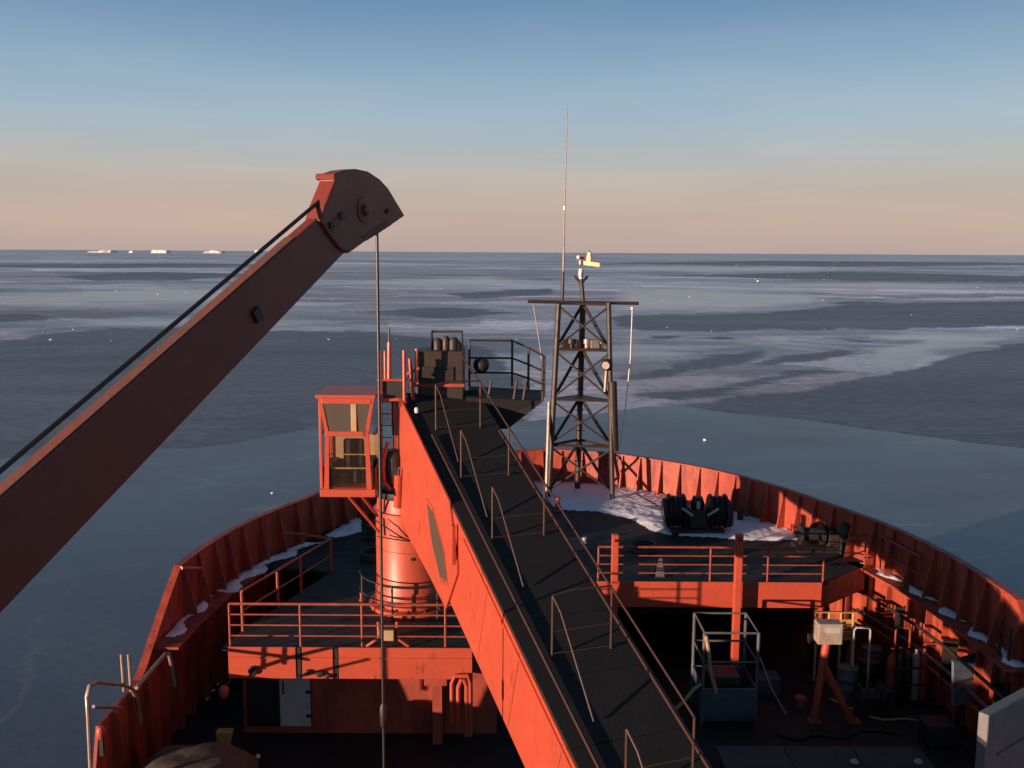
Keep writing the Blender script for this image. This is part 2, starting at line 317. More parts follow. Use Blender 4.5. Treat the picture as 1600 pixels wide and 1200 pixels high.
# smooth grey floe round the ship: raised 6 cm, its far edge follows the line seen beyond the bow
edge_px = [(-250, 706), (0, 716), (180, 706), (330, 694), (500, 668), (640, 664), (800, 662), (960, 640), (1060, 632), (1150, 646), (1260, 655), (1370, 672), (1480, 684), (1600, 702), (1850, 752)]
far = []
for (a, b) in zip(edge_px[:-1], edge_px[1:]):
    for k in range(10):
        t = k / 10; p = PZ(a[0] + (b[0] - a[0]) * t, a[1] + (b[1] - a[1]) * t, 0.06)
        j = noise.noise(V((p.x * 0.12, p.y * 0.05, 3.1))) * 2.2 + noise.noise(V((p.x * 0.6, p.y * 0.3, 7.7))) * 0.7
        far.append(V((p.x, p.y + j, 0.06)))
near_l = [V((-75, 10, .06)), V((-70, -60, .06)), V((70, -60, .06)), V((80, 10, .06))]
mbf = MB().prism([V((p.x, p.y, 0.02)) for p in reversed(far)] + [V((p.x, p.y, .02)) for p in near_l], (0, 0, 0.04))
tag(mbf.build('ice_floe', FLOE), kind='structure')
# bands of young ice: one fine fan of the same sea ice whose tone (dark lead / pale smooth ice) varies from place to place
DARKS = [
    [(1040, 634), (1120, 629), (1250, 608), (1340, 590), (1420, 574), (1480, 556), (1540, 540), (1640, 524), (1900, 510), (1900, 790), (1640, 725), (1400, 700), (1200, 672), (1100, 650)],
    [(950, 492), (1050, 490), (1200, 488), (1290, 478), (1400, 472), (1520, 470), (1650, 468), (1900, 466), (1900, 506), (1600, 508), (1450, 512), (1300, 514), (1120, 516), (1000, 514), (955, 506)],
    [(1000, 622), (1120, 602), (1230, 580), (1330, 572), (1335, 578), (1240, 594), (1140, 612), (1060, 626)],
    [(960, 590), (1060, 566), (1150, 548), (1210, 544), (1190, 556), (1110, 572), (1020, 592), (972, 600)],
    [(1215, 556), (1300, 545), (1340, 550), (1300, 560), (1220, 568), (1150, 582)],
    [(1010, 523), (1060, 521), (1062, 528), (1010, 530)], [(1075, 529), (1120, 524), (1155, 529), (1120, 533)], [(1240, 531), (1330, 528), (1420, 533), (1330, 537)],
    [(1270, 473), (1330, 469), (1400, 474), (1330, 478)],
    [(-300, 545), (40, 530), (120, 515), (300, 512), (500, 514), (600, 518), (680, 530), (760, 545), (790, 575), (830, 600), (810, 668), (640, 680), (330, 720), (-300, 760)],
    [(-200, 492), (60, 490), (120, 497), (40, 504), (-200, 506)], [(700, 458), (860, 451), (862, 460), (740, 466)], [(540, 487), (700, 480), (830, 488), (700, 496)],
    [(100, 431), (260, 424), (420, 429), (300, 437), (160, 438)], [(1000, 430), (1300, 424), (1650, 432), (1650, 441), (1300, 437)], [(-200, 415), (300, 411), (500, 414), (200, 419)],
    [(860, 412), (1200, 407), (1700, 412), (1300, 417)]]
PALES = [[(1180, 525), (1400, 518), (1640, 514), (1640, 522), (1480, 552), (1400, 572), (1250, 590), (1330, 566), (1330, 545), (1200, 540)], [(960, 450), (1250, 455), (1280, 470), (1150, 484), (960, 486)],
    [(0, 462), (250, 448), (480, 452), (420, 470), (200, 476), (0, 478)], [(880, 418), (1100, 414), (1400, 420), (1100, 425)], [(1040, 444), (1350, 440), (1640, 446), (1400, 452)], [(500, 440), (760, 432), (860, 440), (640, 447)],
    [(120, 500), (400, 492), (560, 503), (380, 508), (200, 510)], [(880, 545), (1000, 532), (1180, 538), (1040, 556), (900, 566)]]
def pdist(X, Y, poly, bb):
    if X < bb[0] - 60 or X > bb[1] + 60 or Y < bb[2] - 14 or Y > bb[3] + 14: return -99
    ins = False; m = 1e9; j = len(poly) - 1
    for i in range(len(poly)):
        ax_, ay_ = poly[i]; bx_, by_ = poly[j]
        if (ay_ > Y) != (by_ > Y) and X < (bx_ - ax_) * (Y - ay_) / (by_ - ay_) + ax_: ins = not ins
        dx, dy = (bx_ - ax_) * .25, by_ - ay_; q = dx * dx + dy * dy
        t = max(0, min(1, ((X - ax_) * .25 * dx + (Y - ay_) * dy) / q)); ex = (X - ax_) * .25 - t * dx; ey = Y - ay_ - t * dy
        m = min(m, ex * ex + ey * ey); j = i
    return math.sqrt(m) * (1 if ins else -1)
boxes = lambda L_: [(p, (min(a for a, b in p), max(a for a, b in p), min(b for a, b in p), max(b for a, b in p))) for p in L_]
DB, PB = boxes(DARKS), boxes(PALES)
NR, NC = 150, 240; mb = MB(); tone = []
for j in range(NR + 1):
    py = 399.5 + (770 - 399.5) * (j / NR) ** 1.35
    Y = CZ / math.tan(math.atan((py - 394) / F))
    for i in range(NC + 1):
        k = (i / NC * 2 - 1) * .74; X = k * Y
        px = 800 + k * F * .98; pyy = py + (px - 800) * 9 / 1600
        wob = (pyy - 394) * .016
        qy = pyy + wob * (noise.noise(V((px * .012, pyy * .03, 1))) * 1.7 + noise.noise(V((px * .05, pyy * .12, 5))) + .5 * noise.noise(V((px * .2, pyy * .4, 8))))
        wd = max(2.0, (pyy - 394) * .045); wp = max(3.0, (pyy - 394) * .10)
        d = max(pdist(px, qy, p, bb) for p, bb in DB); l_ = max(pdist(px, qy, p, bb) for p, bb in PB)
        sm_ = lambda v, q=wd: max(0., min(1., .5 + v / q / 2))
        tone.append(sm_(d) - sm_(l_, wp) * (1 - sm_(d))); mb.v.append(V((X, Y, .004)))
mb.f = [(j * (NC + 1) + i, j * (NC + 1) + i + 1, (j + 1) * (NC + 1) + i + 1, (j + 1) * (NC + 1) + i) for j in range(NR) for i in range(NC)]
yo = tag(mb.build('young_ice', ICE), kind='structure'); at_ = yo.data.attributes.new('lead', 'FLOAT', 'POINT'); at_.data.foreach_set('value', tone)
# rubble scattered over the ice: too many to count
mb = MB()
for i in range(700):
    t = random.random() ** 1.4; Y = 170 + 2300 * t; X = random.uniform(-0.62, 0.62) * Y
    if noise.noise(V((X * 0.006, Y * 0.018, 1.7))) < 0.02: continue
    s = random.uniform(0.05, 0.17) * (1 + Y / 600); h = s * random.uniform(0.2, 0.5)
    a = random.random() * 3; ax = V((math.cos(a), math.sin(a), 0)) * s; ay = V((-math.sin(a), math.cos(a), 0)) * s * random.uniform(.4, .9)
    mb.obox((X, Y, h * .8), ax, ay, V((random.uniform(-.2, .2), random.uniform(-.2, .2), h)))
tag(mb.build('ice_rubble', SNOW), 'scattered small white ice rubble on the frozen sea', 'ice rubble', kind='stuff')
def ice_chunk(px, py, s, label, z=0.06):
    p = PZ(px, py, z); mb = MB(); n = 7
    lo = [p + V((math.cos(k * 6.283 / n) * s * random.uniform(.7, 1.1), math.sin(k * 6.283 / n) * s * random.uniform(.6, 1.0), -.02)) for k in range(n)]
    hi = [p + (q - p) * random.uniform(.4, .7) + V((0, 0, s * random.uniform(.6, 1.1))) for q in lo]
    mb.add(lo + hi, [tuple(range(n - 1, -1, -1)), tuple(range(n, 2 * n))] + [(k, (k + 1) % n, n + (k + 1) % n, n + k) for k in range(n)])
    tag(mb.build('ice_chunk', SNOW), label, 'ice chunk')
ice_chunk(1101, 688, 0.18, 'upright white ice chunk standing on smooth floe beyond the bow')
ice_chunk(425, 771, 0.12, 'tiny white ice chunk on the floe off the port bow')
ice_chunk(1184, 440, 0.9, 'pale ice block far out on the banded sea ice', 0)
# icebergs on the horizon
def iceberg(px, wpx, hpx, D, label, lumps):
    hz = 391 + px * 9 / 1600; base = PY(px, hz, D); k = D / F; wd = wpx * k; ht = hpx * k
    mb = MB(); nx, ny = 16, 6; vs = []
    for j in range(ny + 1):
        for i in range(nx + 1):
            u = i / nx * 2 - 1; v = j / ny * 2 - 1
            e = min(1, (1 - abs(u)) * 9) * min(1, (1 - abs(v)) * 7)
            z = ht * e * (0.62 + 0.38 * lumps(u) + 0.16 * noise.noise(V((u * 3 + px, v * 2, 0))))
            vs.append(V((base.x + u * wd / 2, D + v * wd * .35 + noise.noise(V((u * 2, v, px))) * wd * .06, max(z, -1))))
    mb.add(vs, [(j * (nx + 1) + i, j * (nx + 1) + i + 1, (j + 1) * (nx + 1) + i + 1, (j + 1) * (nx + 1) + i) for j in range(ny) for i in range(nx)])
    tag(mb.build('iceberg', BERG), label, 'iceberg', 'icebergs on the horizon')
iceberg(160, 38, 3.6, 6200, 'low iceberg with a stepped left shoulder, on the horizon', lambda u: 0.2 + 0.8 * (u > -.1))
iceberg(205, 6, 3.8, 6000, 'small narrow iceberg between two wider ones on the horizon', lambda u: 1 - abs(u))
iceberg(251, 26, 4.6, 5800, 'bright flat topped tabular iceberg on the horizon', lambda u: 1.0)
iceberg(335, 30, 4.4, 6400, 'pale iceberg with one raised peak on the horizon', lambda u: math.exp(-(u * 2.5) ** 2))
iceberg(404, 11, 5.5, 6000, 'small bright iceberg beside the raised crane boom on the horizon', lambda u: .6 + .4 * (u < .2))

# ------------------------------------------------------------------ ship hull
ZF, ZM, XC = 8.0, 5.2, 1.72
HW = [(14, 10.5), (19, 10.55), (22, 10.55), (24.3, 10.5), (26.4, 10.3), (28.8, 9.75), (31.7, 8.5), (33.3, 7.8), (35.9, 6.2), (38.0, 3.9), (39.0, 2.3), (39.5, 1.0), (39.62, 0)]
def hw(y):
    for (a, ha), (b, hb) in zip(HW[:-1], HW[1:]):
        if y <= b: t = (y - a) / (b - a); return ha + (hb - ha) * t
    return 0
# outline by arc length: port side aft -> bow -> starboard aft
half = [V((h, y)) for y, h in HW]
def smooth_poly(pts, it=2):
    for _ in range(it):
        q = [pts[0]]
        for a, b in zip(pts[:-1], pts[1:]): q += [a * .75 + b * .25, a * .25 + b * .75]
        q.append(pts[-1]); pts = q
    return pts
full = smooth_poly([V((XC - p.x, p.y)) for p in half] + [V((XC + p.x, p.y)) for p in reversed(half[:-1])], 2)
def zrail(side, y):
    if side < 0:
        if y > 24.3: return 9.4
        if y > 21.6: return 7.55 + (y - 21.6) / 2.7 * 1.85
        return 6.4 if 17.9 < y < 19.15 or 10.8 < y < 14.2 else 7.55  # low stretches shaped to let sun through to deckhouse wall and forked stand
    if y > 22.2: return 9.4
    if y > 19.8: return 7.55 + (y - 19.8) / 2.4 * 1.85
    return 7.55
# resample
cum = [0.0]
for a, b in zip(full[:-1], full[1:]): cum.append(cum[-1] + (b - a).length)
LT = cum[-1]
def at(s):
    s = max(0, min(LT, s))
    for i in range(len(cum) - 1):
        if s <= cum[i + 1]: t = (s - cum[i]) / max(1e-9, cum[i + 1] - cum[i]); break
    p = full[i] + (full[i + 1] - full[i]) * t; d = (full[i + 1] - full[i]).normalized()
    return p, d, V((d.y, -d.x))           # point, tangent, inward normal (towards the deck)
hull = thing('ship_hull', (XC, 30, 0), 'red orange ship hull with curved bow bulwark standing in the ice', 'ship')
NS = 170
pts = [at(LT * i / NS) for i in range(NS + 1)]
# breaks of the rail: insert exact positions through fine sampling
mo = MB(); vs = []; n4 = 4
for p, d, nn in pts:
    z = zrail(-1 if p.x < XC else 1, p.y); q = p + nn * .07
    vs += [V((p.x, p.y, 4.6)), V((p.x, p.y, z)), V((q.x, q.y, z)), V((q.x, q.y, 4.6))]
fs = []
for i in range(NS):
    for k in range(4): fs.append((i * 4 + k, i * 4 + (k + 1) % 4, (i + 1) * 4 + (k + 1) % 4, (i + 1) * 4 + k))
fs += [(0, 1, 2, 3), (NS * 4 + 3, NS * 4 + 2, NS * 4 + 1, NS * 4)]
mo.add(vs, fs).build('bulwark', ORANGE_W, hull)
mo = MB(); vs = []
for p, d, nn in pts:
    for z, k in ((4.6, 0.0), (2.6, .25), (0.6, .9), (-.4, 1.5)):
        q = p + nn * k; vs.append(V((q.x, q.y, z)))
fs = [(i * 4 + k, i * 4 + k + 1, (i + 1) * 4 + k + 1, (i + 1) * 4 + k) for i in range(NS) for k in range(3)]
mo.add(vs, fs).build('hull_plating', ORANGE_W, hull, smooth=True)
# cap rail in welded lengths
seg = 10
for i0 in range(0, NS, seg):
    loop = []
    for p, d, nn in pts[i0:i0 + seg + 1]:
        side = -1 if p.x < XC else 1
        loop.append((p, nn, zrail(side, p.y)))
    if any(p.x < XC and 17.4 < p.y < 19.6 for p, nn, z in loop): continue
    m2 = MB(); vs = []
    for p, nn, z in loop:
        a = p - nn * .05; b = p + nn * .15
        vs += [V((a.x, a.y, z + .003)), V((a.x, a.y, z + .045)), V((b.x, b.y, z + .045)), V((b.x, b.y, z + .003))]
    fs = [(i * 4 + k, i * 4 + (k + 1) % 4, (i + 1) * 4 + (k + 1) % 4, (i + 1) * 4 + k) for i in range(len(loop) - 1) for k in range(4)]
    e = (len(loop) - 1) * 4; fs += [(0, 1, 2, 3), (e + 3, e + 2, e + 1, e)]
    m2.add(vs, fs).build('cap_rail', ORANGE_W, hull)
# bulwark stays (triangular brackets) every 0.86 m, and hull frames below them where the deck is open
s = 6.0; k = 0
while s < LT - 4:
    p, d, nn = at(s); side = -1 if p.x < XC else 1; z = zrail(side, p.y) - .02
    p3 = V((p.x, p.y, 0)); n3 = V((nn.x, nn.y, 0)); d3 = V((d.x, d.y, 0)) * .022
    lean = random.uniform(-.03, .03)
    if z > 9.0:
        q = [p3 + n3 * .06 + V((0, 0, ZF - .1)), p3 + n3 * .44 + V((0, 0, ZF - .1)), p3 + n3 * (.40 + lean) + V((0, 0, ZF + .12)), p3 + n3 * .17 + V((0, 0, z - .15)), p3 + n3 * .15 + V((0, 0, z)), p3 + n3 * .06 + V((0, 0, z))]
        MB().prism([a - d3 for a in q], d3 * 2).build('bulwark_stay', ORANGE_W, hull)
    if p.y < 30 and not (p.x < XC and 15 < p.y < 19.3):
        zz = min(z, ZF - .12)
        q = [p3 + n3 * .06 + V((0, 0, ZM)), p3 + n3 * .30 + V((0, 0, ZM)), p3 + n3 * .24 + V((0, 0, zz)), p3 + n3 * .06 + V((0, 0, zz))]
        MB().prism([a - d3 for a in q], d3 * 2).build('hull_frame', ORANGE_W, hull)
    s += random.choice((.80, .86, .86, .92, .98)); k += 1
# side ledges at deck level (stringer plates)
for side, y0, y1 in ((-1, 22.4, 28.3), (1, 21.4, 29.3)):
    m2 = MB(); vs = []; ys = [y0 + (y1 - y0) * i / 14 for i in range(15)]
    for y in ys:
        xo = XC + side * (hw(y) - .08); xi = XC + side * (hw(y) - .72)
        vs += [V((xo, y, ZF - .06)), V((xo, y, ZF)), V((xi, y, ZF)), V((xi, y, ZF - .06))]
    fs = [(i * 4 + k, i * 4 + (k + 1) % 4, (i + 1) * 4 + (k + 1) % 4, (i + 1) * 4 + k) for i in range(14) for k in range(4)] + [(0, 1, 2, 3), (59, 58, 57, 56)]
    m2.add(vs, fs).build('side_ledge', ORANGE_W, hull)

# ------------------------------------------------------------------ decks
XR = -0.35                                            # step of the forecastle edge
def hull_pts(y0, y1, side, n=40, ins=.09):
    return [V((XC + side * max(0, hw(y0 + (y1 - y0) * i / n) - ins), y0 + (y1 - y0) * i / n)) for i in range(n + 1)]
inn = [p + nn * .09 for p, d, nn in pts]
bow = [q for q in inn if (q.x < XC and q.y > 28.3) or (q.x >= XC and q.y > 29.3)]
poly = bow + [V((11.0, 28.9)), V((9.2, 27.3)), V((XR, 27.3)), V((XR, 22.45)), V((-7.05, 22.45)), V((-6.85, 23.5)), V((-5.45, 28.0)), V((-6.2, 28.3))]
MB().prism([V((p.x, p.y, ZF - .1)) for p in poly], (0, 0, .1)).build('forecastle_deck', DECK, None, kind='structure')
inn_m = [q for q in inn]
MB().prism([V((p.x, p.y, ZM - .1)) for p in inn_m if p.y > 14.2 and p.y < 33] + [], (0, 0, .1)).build('main_deck', MDECK, None, kind='structure')
MB().box(XC - 10.4, XC + 10.4, -4, 14.35, ZM - .1, ZM - .003).build('well_deck', MDECK, None, kind='structure')

# ------------------------------------------------------------------ snow
def inside(p, poly):
    c = False; j = len(poly) - 1
    for i in range(len(poly)):
        a, b = poly[i], poly[j]
        if (a.y > p.y) != (b.y > p.y) and p.x < (b.x - a.x) * (p.y - a.y) / (b.y - a.y) + a.x: c = not c
        j = i
    return c
def dist(p, poly):
    m = 9
    for a, b in zip(poly, poly[1:] + poly[:1]):
        ab = b - a; t = max(0, min(1, (p - a).dot(ab) / max(1e-6, ab.length_squared))); m = min(m, (p - a - ab * t).length)
    return m
def snow(px, z, label, h=.12, lump=.5, step=.06, clip=None):
    poly = [PZ(a, b, z).xy for a, b in px] if px[0][0] > 60 else [V(q) for q in px]
    x0, x1 = min(p.x for p in poly), max(p.x for p in poly); y0, y1 = min(p.y for p in poly), max(p.y for p in poly)
    nx, ny = int((x1 - x0) / step) + 2, int((y1 - y0) / step) + 2; idx = {}; mb = MB()
    for j in range(ny):
        for i in range(nx):
            p = V((x0 + i * step, y0 + j * step))
            if not inside(p, poly) or hw(p.y) - abs(p.x - XC) < .1: continue
            d = dist(p, poly) + .10 * noise.noise(V((p.x * 2.1, p.y * 2.1, 5))) 
            if d < 0: continue
            zz = min(h, d * .35) * (.75 + lump * noise.noise(V((p.x * 1.5, p.y * 1.5, 2))) + .5 * lump * noise.noise(V((p.x * 5, p.y * 5, 8))))
            idx[(i, j)] = len(mb.v); mb.v.append(V((p.x, p.y, z + .004 + max(0, zz))))
    for (i, j) in list(idx):
        q = [(i, j), (i + 1, j), (i + 1, j + 1), (i, j + 1)]
        if all(c in idx for c in q): mb.f.append(tuple(idx[c] for c in q))
    tag(mb.build('snow_patch', SNOW, None, smooth=True), label, 'snow', kind='stuff')
snow([(815, 748), (880, 752), (960, 757), (1045, 770), (1060, 800), (1052, 838), (1020, 832), (985, 812), (930, 800), (868, 797), (850, 778)], ZF, 'snow drift under the lattice mast inside the bow', .11, .4)
snow([(1125, 792), (1180, 800), (1280, 828), (1272, 845), (1180, 846), (1130, 842), (1060, 838), (1050, 828), (1110, 826)], ZF, 'snow patch beside the black windlass', .09, .35)
snow([(505, 838), (555, 806), (566, 812), (566, 832), (525, 842)], ZF, 'snow patch against the port bulwark by the crane pedestal', .12, .6)
def ledge(side, y0, y1, w0, w1, n=12):
    ys = [y0 + (y1 - y0) * i / n for i in range(n + 1)]
    return [(XC + side * (hw(y) - .11), y) for y in ys] + [(XC + side * (hw(y) - w0 - (w1 - w0) * (.5 + .5 * math.sin(y * 4.1))), y) for y in reversed(ys)]
snow(ledge(-1, 26.2, 31.0, .5, .95), ZF, 'snow strip along the port ledge', .12, .8, .05)
snow(ledge(-1, 23.0, 26.0, .25, .6), ZF, 'broken snow strip on the aft end of the port ledge', .06, 1.2, .045)
snow([(306, 1040), (350, 1010), (352, 1060), (322, 1100)], ZM, 'snow lying in the port side passage below the rail', .10, .5)
snow(ledge(1, 21.5, 29.2, .2, .66, 20), ZF, 'thin snow line along the starboard ledge', .05, 1.2, .045)

# ------------------------------------------------------------------ forecastle house (port) and its fascia
house = thing('forecastle_house', (-3.7, 24, ZM), 'orange deckhouse under the port forecastle deck with a pale open door', 'deckhouse')
MB().box(-6.9, XR, 23.55, 23.7, ZM, ZF - .1).build('wall', ORANGE_W, house)
MB().box(XR - .14, XR, 23.7, 31.8, ZM, ZF - .1).build('wall', ORANGE_W, house)
MB().prism([V((-6.9, 23.7, ZM)), V((-6.8, 23.7, ZM)), V((-5.45, 27.9, ZM)), V((-5.55, 27.9, ZM))], (0, 0, ZF - .1 - ZM)).build('wall', ORANGE_W, house)
def fpanel(px0, px1, y=22.44, zt=ZF + .02, zb=7.22, m=ORANGE, parent=None, name='fascia_panel'):
    x0 = PY(px0, 1040, y).x; x1 = PY(px1, 1040, y).x
    o = MB().box(x0, x1, y - .05, y, zb, zt).build(name, m, parent, bevel=.008); 
    MB().box(x0 + .01, x1 - .01, y - .075, y - .0505, zt - .28, zt - .25).build('weld_strip', m, parent)
    return x0, x1
for a, b in ((358, 463), (473, 521), (530, 738)): fpanel(a, b, parent=house)
for a in (468, 525.5):
    x = PY(a, 1040, 22.5).x; MB().box(x - .05, x + .05, 22.42, 22.47, 7.22, ZF).build('fascia_shadow', DARK, house)  # dark strips paint the rope and post shadows between panels
for px, py, rr in ((395, 1047, .11), (481, 1050, .07), (500, 1052, .09), (512, 1056, .06)):
    c = PY(px, py, 22.35); MB().lathe(c, [(rr, 0), (rr, .05), (rr * .6, .06)], 14, (0, -1, 0)).build('drain_scupper', DARK, house, smooth=True)
# doorway and door leaf
c0 = PY(388, 1165, 23.5).x; c1 = PY(437, 1165, 23.5).x
MB().box(c0, c1, 23.50, 23.546, ZM + .2, ZF - .45).build('doorway', BLACK, house)  # flat black panel paints in the dark of the opening
d0 = PY(440, 1165, 23.45).x; d1 = PY(487, 1165, 23.45).x
door = MB().box(d0, d1, 23.40, 23.46, ZM + .25, ZF - .55).build('door', PALE, house, bevel=.015)
for zz in (5.75, 6.4, 7.05): MB().box(d1 - .10, d1 + .05, 23.36, 23.398, zz - .04, zz + .04).build('door_clip', DARK, door)
MB().tube((d0 + .1, 23.36, 6.35), (d0 + .1, 23.36, 6.7), .02).build('handle', DARK, door)
# bracket and pipes at the inboard end
xb = PY(681, 1090, 22.6).x
MB().box(xb - .28, xb + .28, 22.5, 23.5, 7.0, 7.215).build('beam_knee', ORANGE_W, house)
MB().box(xb - .12, xb + .12, 23.0, 23.54, ZM, 6.99).build('deck_pillar', ORANGE_W, house)
for (a, b, c) in ((706, 1056, 735), (716, 1062, 729)):
    p = [PY(a, 1130, 22.3), PY(a, b + 12, 22.3), PY(a + 5, b, 22.3), PY(c - 4, b, 22.3), PY(c, b + 10, 22.3), PY(c, 1150, 22.3)]
    T('vent_pipe', p, .055, ORANGE, house)
# a hose reel and red lamp by the house
lp = PY(350, 1080, 22.3)
l = thing('deck_lamp', lp, 'small orange lamp on the aft port corner of the deckhouse', 'lamp')
MB().lathe(lp, [(.05, -.18), (.11, -.1), (.13, .05), (.08, .14)], 14).build('lamp_housing', ORANGE, l, smooth=True)
MB().tube(lp + V((.0, 0, .1)), lp + V((.2, .3, .3)), .025).build('lamp_arm', DARK, l)
yb = PZ(352, 1190, 5.2)
yb = PY(352, 1165, 22.0); yb.z = 5.45
ys = thing('locker', (yb.x, yb.y, ZM), 'small dull yellow box on a stand beside the open deckhouse door', 'locker')
MB().hexa([yb + V(q) for q in ((-.13, -.1, .15), (.08, -.1, .15), (.08, .1, .15), (-.13, .1, .15), (-.19, -.12, .62), (.2, -.12, .62), (.2, .12, .62), (-.19, .12, .62))]).build('locker_body', YELLOW, ys, bevel=.01)
MB().box(yb.x - .04, yb.x + .04, yb.y - .04, yb.y + .04, ZM, yb.z + .15).build('locker_stand', DARK, ys)

# ------------------------------------------------------------------ starboard forecastle edge
edge = thing('deck_edge_beam', (6, 27.3, ZM), 'orange beam along the starboard edge of the forecastle deck', 'beam')
xs = [XR + .02, 2.4, 5.5, 9.15]
for a, b in zip(xs[:-1], xs[1:]):
    MB().box(a + .006, b - .006, 27.24, 27.29, 7.25, ZF + .03).build('beam_plate', ORANGE, edge, bevel=.008)
for k in range(12):
    x = .4 + k * .74; MB().box(x - .025, x + .025, 27.295, 27.6, 7.3, ZF - .11).build('beam_stiffener', ORANGE_W, edge)
MB().prism([V((9.16, 27.27, 7.25)), V((11.0, 28.86, 7.25)), V((10.97, 28.9, 7.25)), V((9.13, 27.31, 7.25))], (0, 0, ZF - .0 - 7.25)).build('beam_plate', ORANGE_W, edge)
bulk = thing('bulkhead', (5, 32, ZM), 'steel bulkhead darkened to read as shade under the starboard forecastle deck', 'bulkhead')
x = XR
while x < 9.6:
    MB().box(x + .004, min(x + 1.8, 9.9) - .004, 32.0, 32.1, ZM, ZF - .1).build('bulkhead_plate', DARK, bulk);  # near-black plates paint in the gloom beneath the deck
    MB().box(x - .04, x + .04, 31.85, 31.999, ZM, ZF - .1).build('bulkhead_stiffener', DARK, bulk); x += 1.8

# ------------------------------------------------------------------ railings
def railing(name, foot, h, label, rails=4, m=RAILP, r=.03, posts=None, top_r=.034, cat='railing', leans=None):
    o = thing(name, foot[0], label, cat)
    P = [V(p) for p in foot]
    for p in (posts or P): T('post', [V(p), V(p) + V((0, 0, h))], r, m, o, 8)
    for k in range(rails):
        z = h - k * h / rails; T('rail', [p + V((0, 0, z)) for p in P], top_r if k == 0 else .021, m, o, 8)
    return o
yR = 22.5
fx = [PY(a, 1010, yR).x for a in (360, 379, 470, 566, 610, 696, 736)]
railing('railing', [(fx[0], yR, ZF), (fx[-1], yR, ZF)], 1.08, 'orange railing along the aft edge of the port forecastle deck', 4, posts=[(x, yR, ZF) for x in (fx[0], fx[2], fx[3], fx[5], fx[6])])
A = V((-6.82, 23.45, ZF)); B = V((-5.42, 28.0, ZF)); C = V((-6.25, 28.25, ZF))
ip = [A, A + (B - A) * .36, A + (B - A) * .62, B]
o = railing('railing', [A, B], 1.05, 'orange railing slanting inboard along the port side opening', 2, posts=ip, r=.042)
T('rail', [B + V((0, 0, 1.05)), C + V((0, 0, 1.1)), C + V((-.7, .2, 1.1))], .04, RAILP, o)
yS = 27.34
sx = [PY(a, 880, yS).x for a in (935, 1110, 1200, 1287, 1358)]
railing('railing', [(sx[0], yS, ZF), (sx[3], yS, ZF)], 1.05, 'orange railing along the starboard edge of the forecastle deck', 4, posts=[(x, yS, ZF) for x in sx[:4]])
e1 = V((10.95, 28.8, ZF)); railing('railing', [(sx[3] + .04, yS + .02, ZF), e1], 1.05, 'short orange railing turning towards the starboard bulwark', 2, posts=[e1])
q0 = V((11.32, 28.6, ZF)); railing('railing', [q0, V((11.7, 26.6, ZF))], 1.05, 'orange end rail standing on the starboard ledge', 2)

# ------------------------------------------------------------------ tall posts rising from the main deck
def king(px, y0, y1, Y, label, r):
    b = PY(px, y1, Y); t = PY(px, y0, Y); o = thing('guide_post', (b.x, Y, ZM), label, 'post', 'guide posts')
    MB().box(b.x - r, b.x + r, Y - r, Y + r, ZM + .02, t.z).build('post_shaft', ORANGE, o, bevel=.02)
    MB().box(b.x - r * 1.8, b.x + r * 1.8, Y - r * 1.8, Y + r * 1.8, ZM, ZM + .019).build('base_plate', DARK, o)
    MB().tube((b.x, Y - r - .002, t.z - .15), (b.x, Y - r - .05, t.z - .15), .04).build('eye', DARK, o)
king(1150, 834, 975, 26.9, 'square orange guide post rising above the rail behind the basket', .105)
king(960, 835, 905, 26.95, 'square orange guide post beside the crane boom walkway', .10)

# ------------------------------------------------------------------ lattice mast on the bow
mast = thing('lattice_mast', (2.6, 37.6, ZF), 'dark lattice foremast with yard, platforms and whip antenna on the bow', 'mast')
Lb, Rb, Bb = PZ(857, 778, ZF), PZ(957, 782, ZF), PZ(902, 766, ZF)
zt = PY(905, 472, 37.6).z
def topat(px, Y): p = PY(px, 472, Y); p.z = zt; return p
Lt, Rt, Bt = topat(873, 37.5), topat(951, 37.1), topat(911, 38.2)
legs = {'L': (Lb, Lt), 'R': (Rb, Rt), 'B': (Bb, Bt)}
def leg(k, z): a, b = legs[k]; return a + (b - a) * ((z - ZF) / (zt - ZF))
for k, r in (('L', .11), ('R', .10), ('B', .12)): T('leg', [legs[k][0], legs[k][1]], r, MAST, mast)
for k in 'LRB': 
    p = legs[k][0]; MB().box(p.x - .17, p.x + .17, p.y - .17, p.y + .17, ZF, ZF + .04).build('foot_plate', MAST, mast)
levels = [PY(905, y, 37.6).z for y in (764, 692, 622, 545, 474)]
for i, z in enumerate(levels[1:]):
    for a, b in (('L', 'B'), ('R', 'B'), ('L', 'R')): T('girt', [leg(a, z), leg(b, z)], .06, MAST, mast, 6)
for z0, z1 in zip(levels[:-1], levels[1:]):
    for a in 'LR': T('brace', [leg(a, z0 + .05), leg('B', z1 - .05)], .065, MAST, mast, 6)
    T('brace', [leg('L', z0 + .1), leg('R', z1 - .1)], .045, MAST, mast, 6); T('brace', [leg('R', z0 + .1), leg('L', z1 - .1)], .045, MAST, mast, 6)
for z, dz in ((levels[3], .0), (levels[2], .0)):
    a, b, c = leg('L', z), leg('R', z), leg('B', z); MB().prism([a, b, c], (0, 0, .05)).build('platform', MAST, mast)
yd = zt + .02
T('yard', [PY(825, 471, 37.35), PY(998, 474, 37.35)], .065, MAST, mast)
pole0 = V((Bt.x, Bt.y, zt)); pole1 = PY(908, 436, 38.2)
T('pole', [pole0, pole1], .085, MAST, mast)
cz = pole1.z
for sx_ in (-1, 1): T('cradle_arm', [pole1 + V((0, 0, -.2)), pole1 + V((sx_ * .26, 0, .12))], .05, MAST, mast, 6)
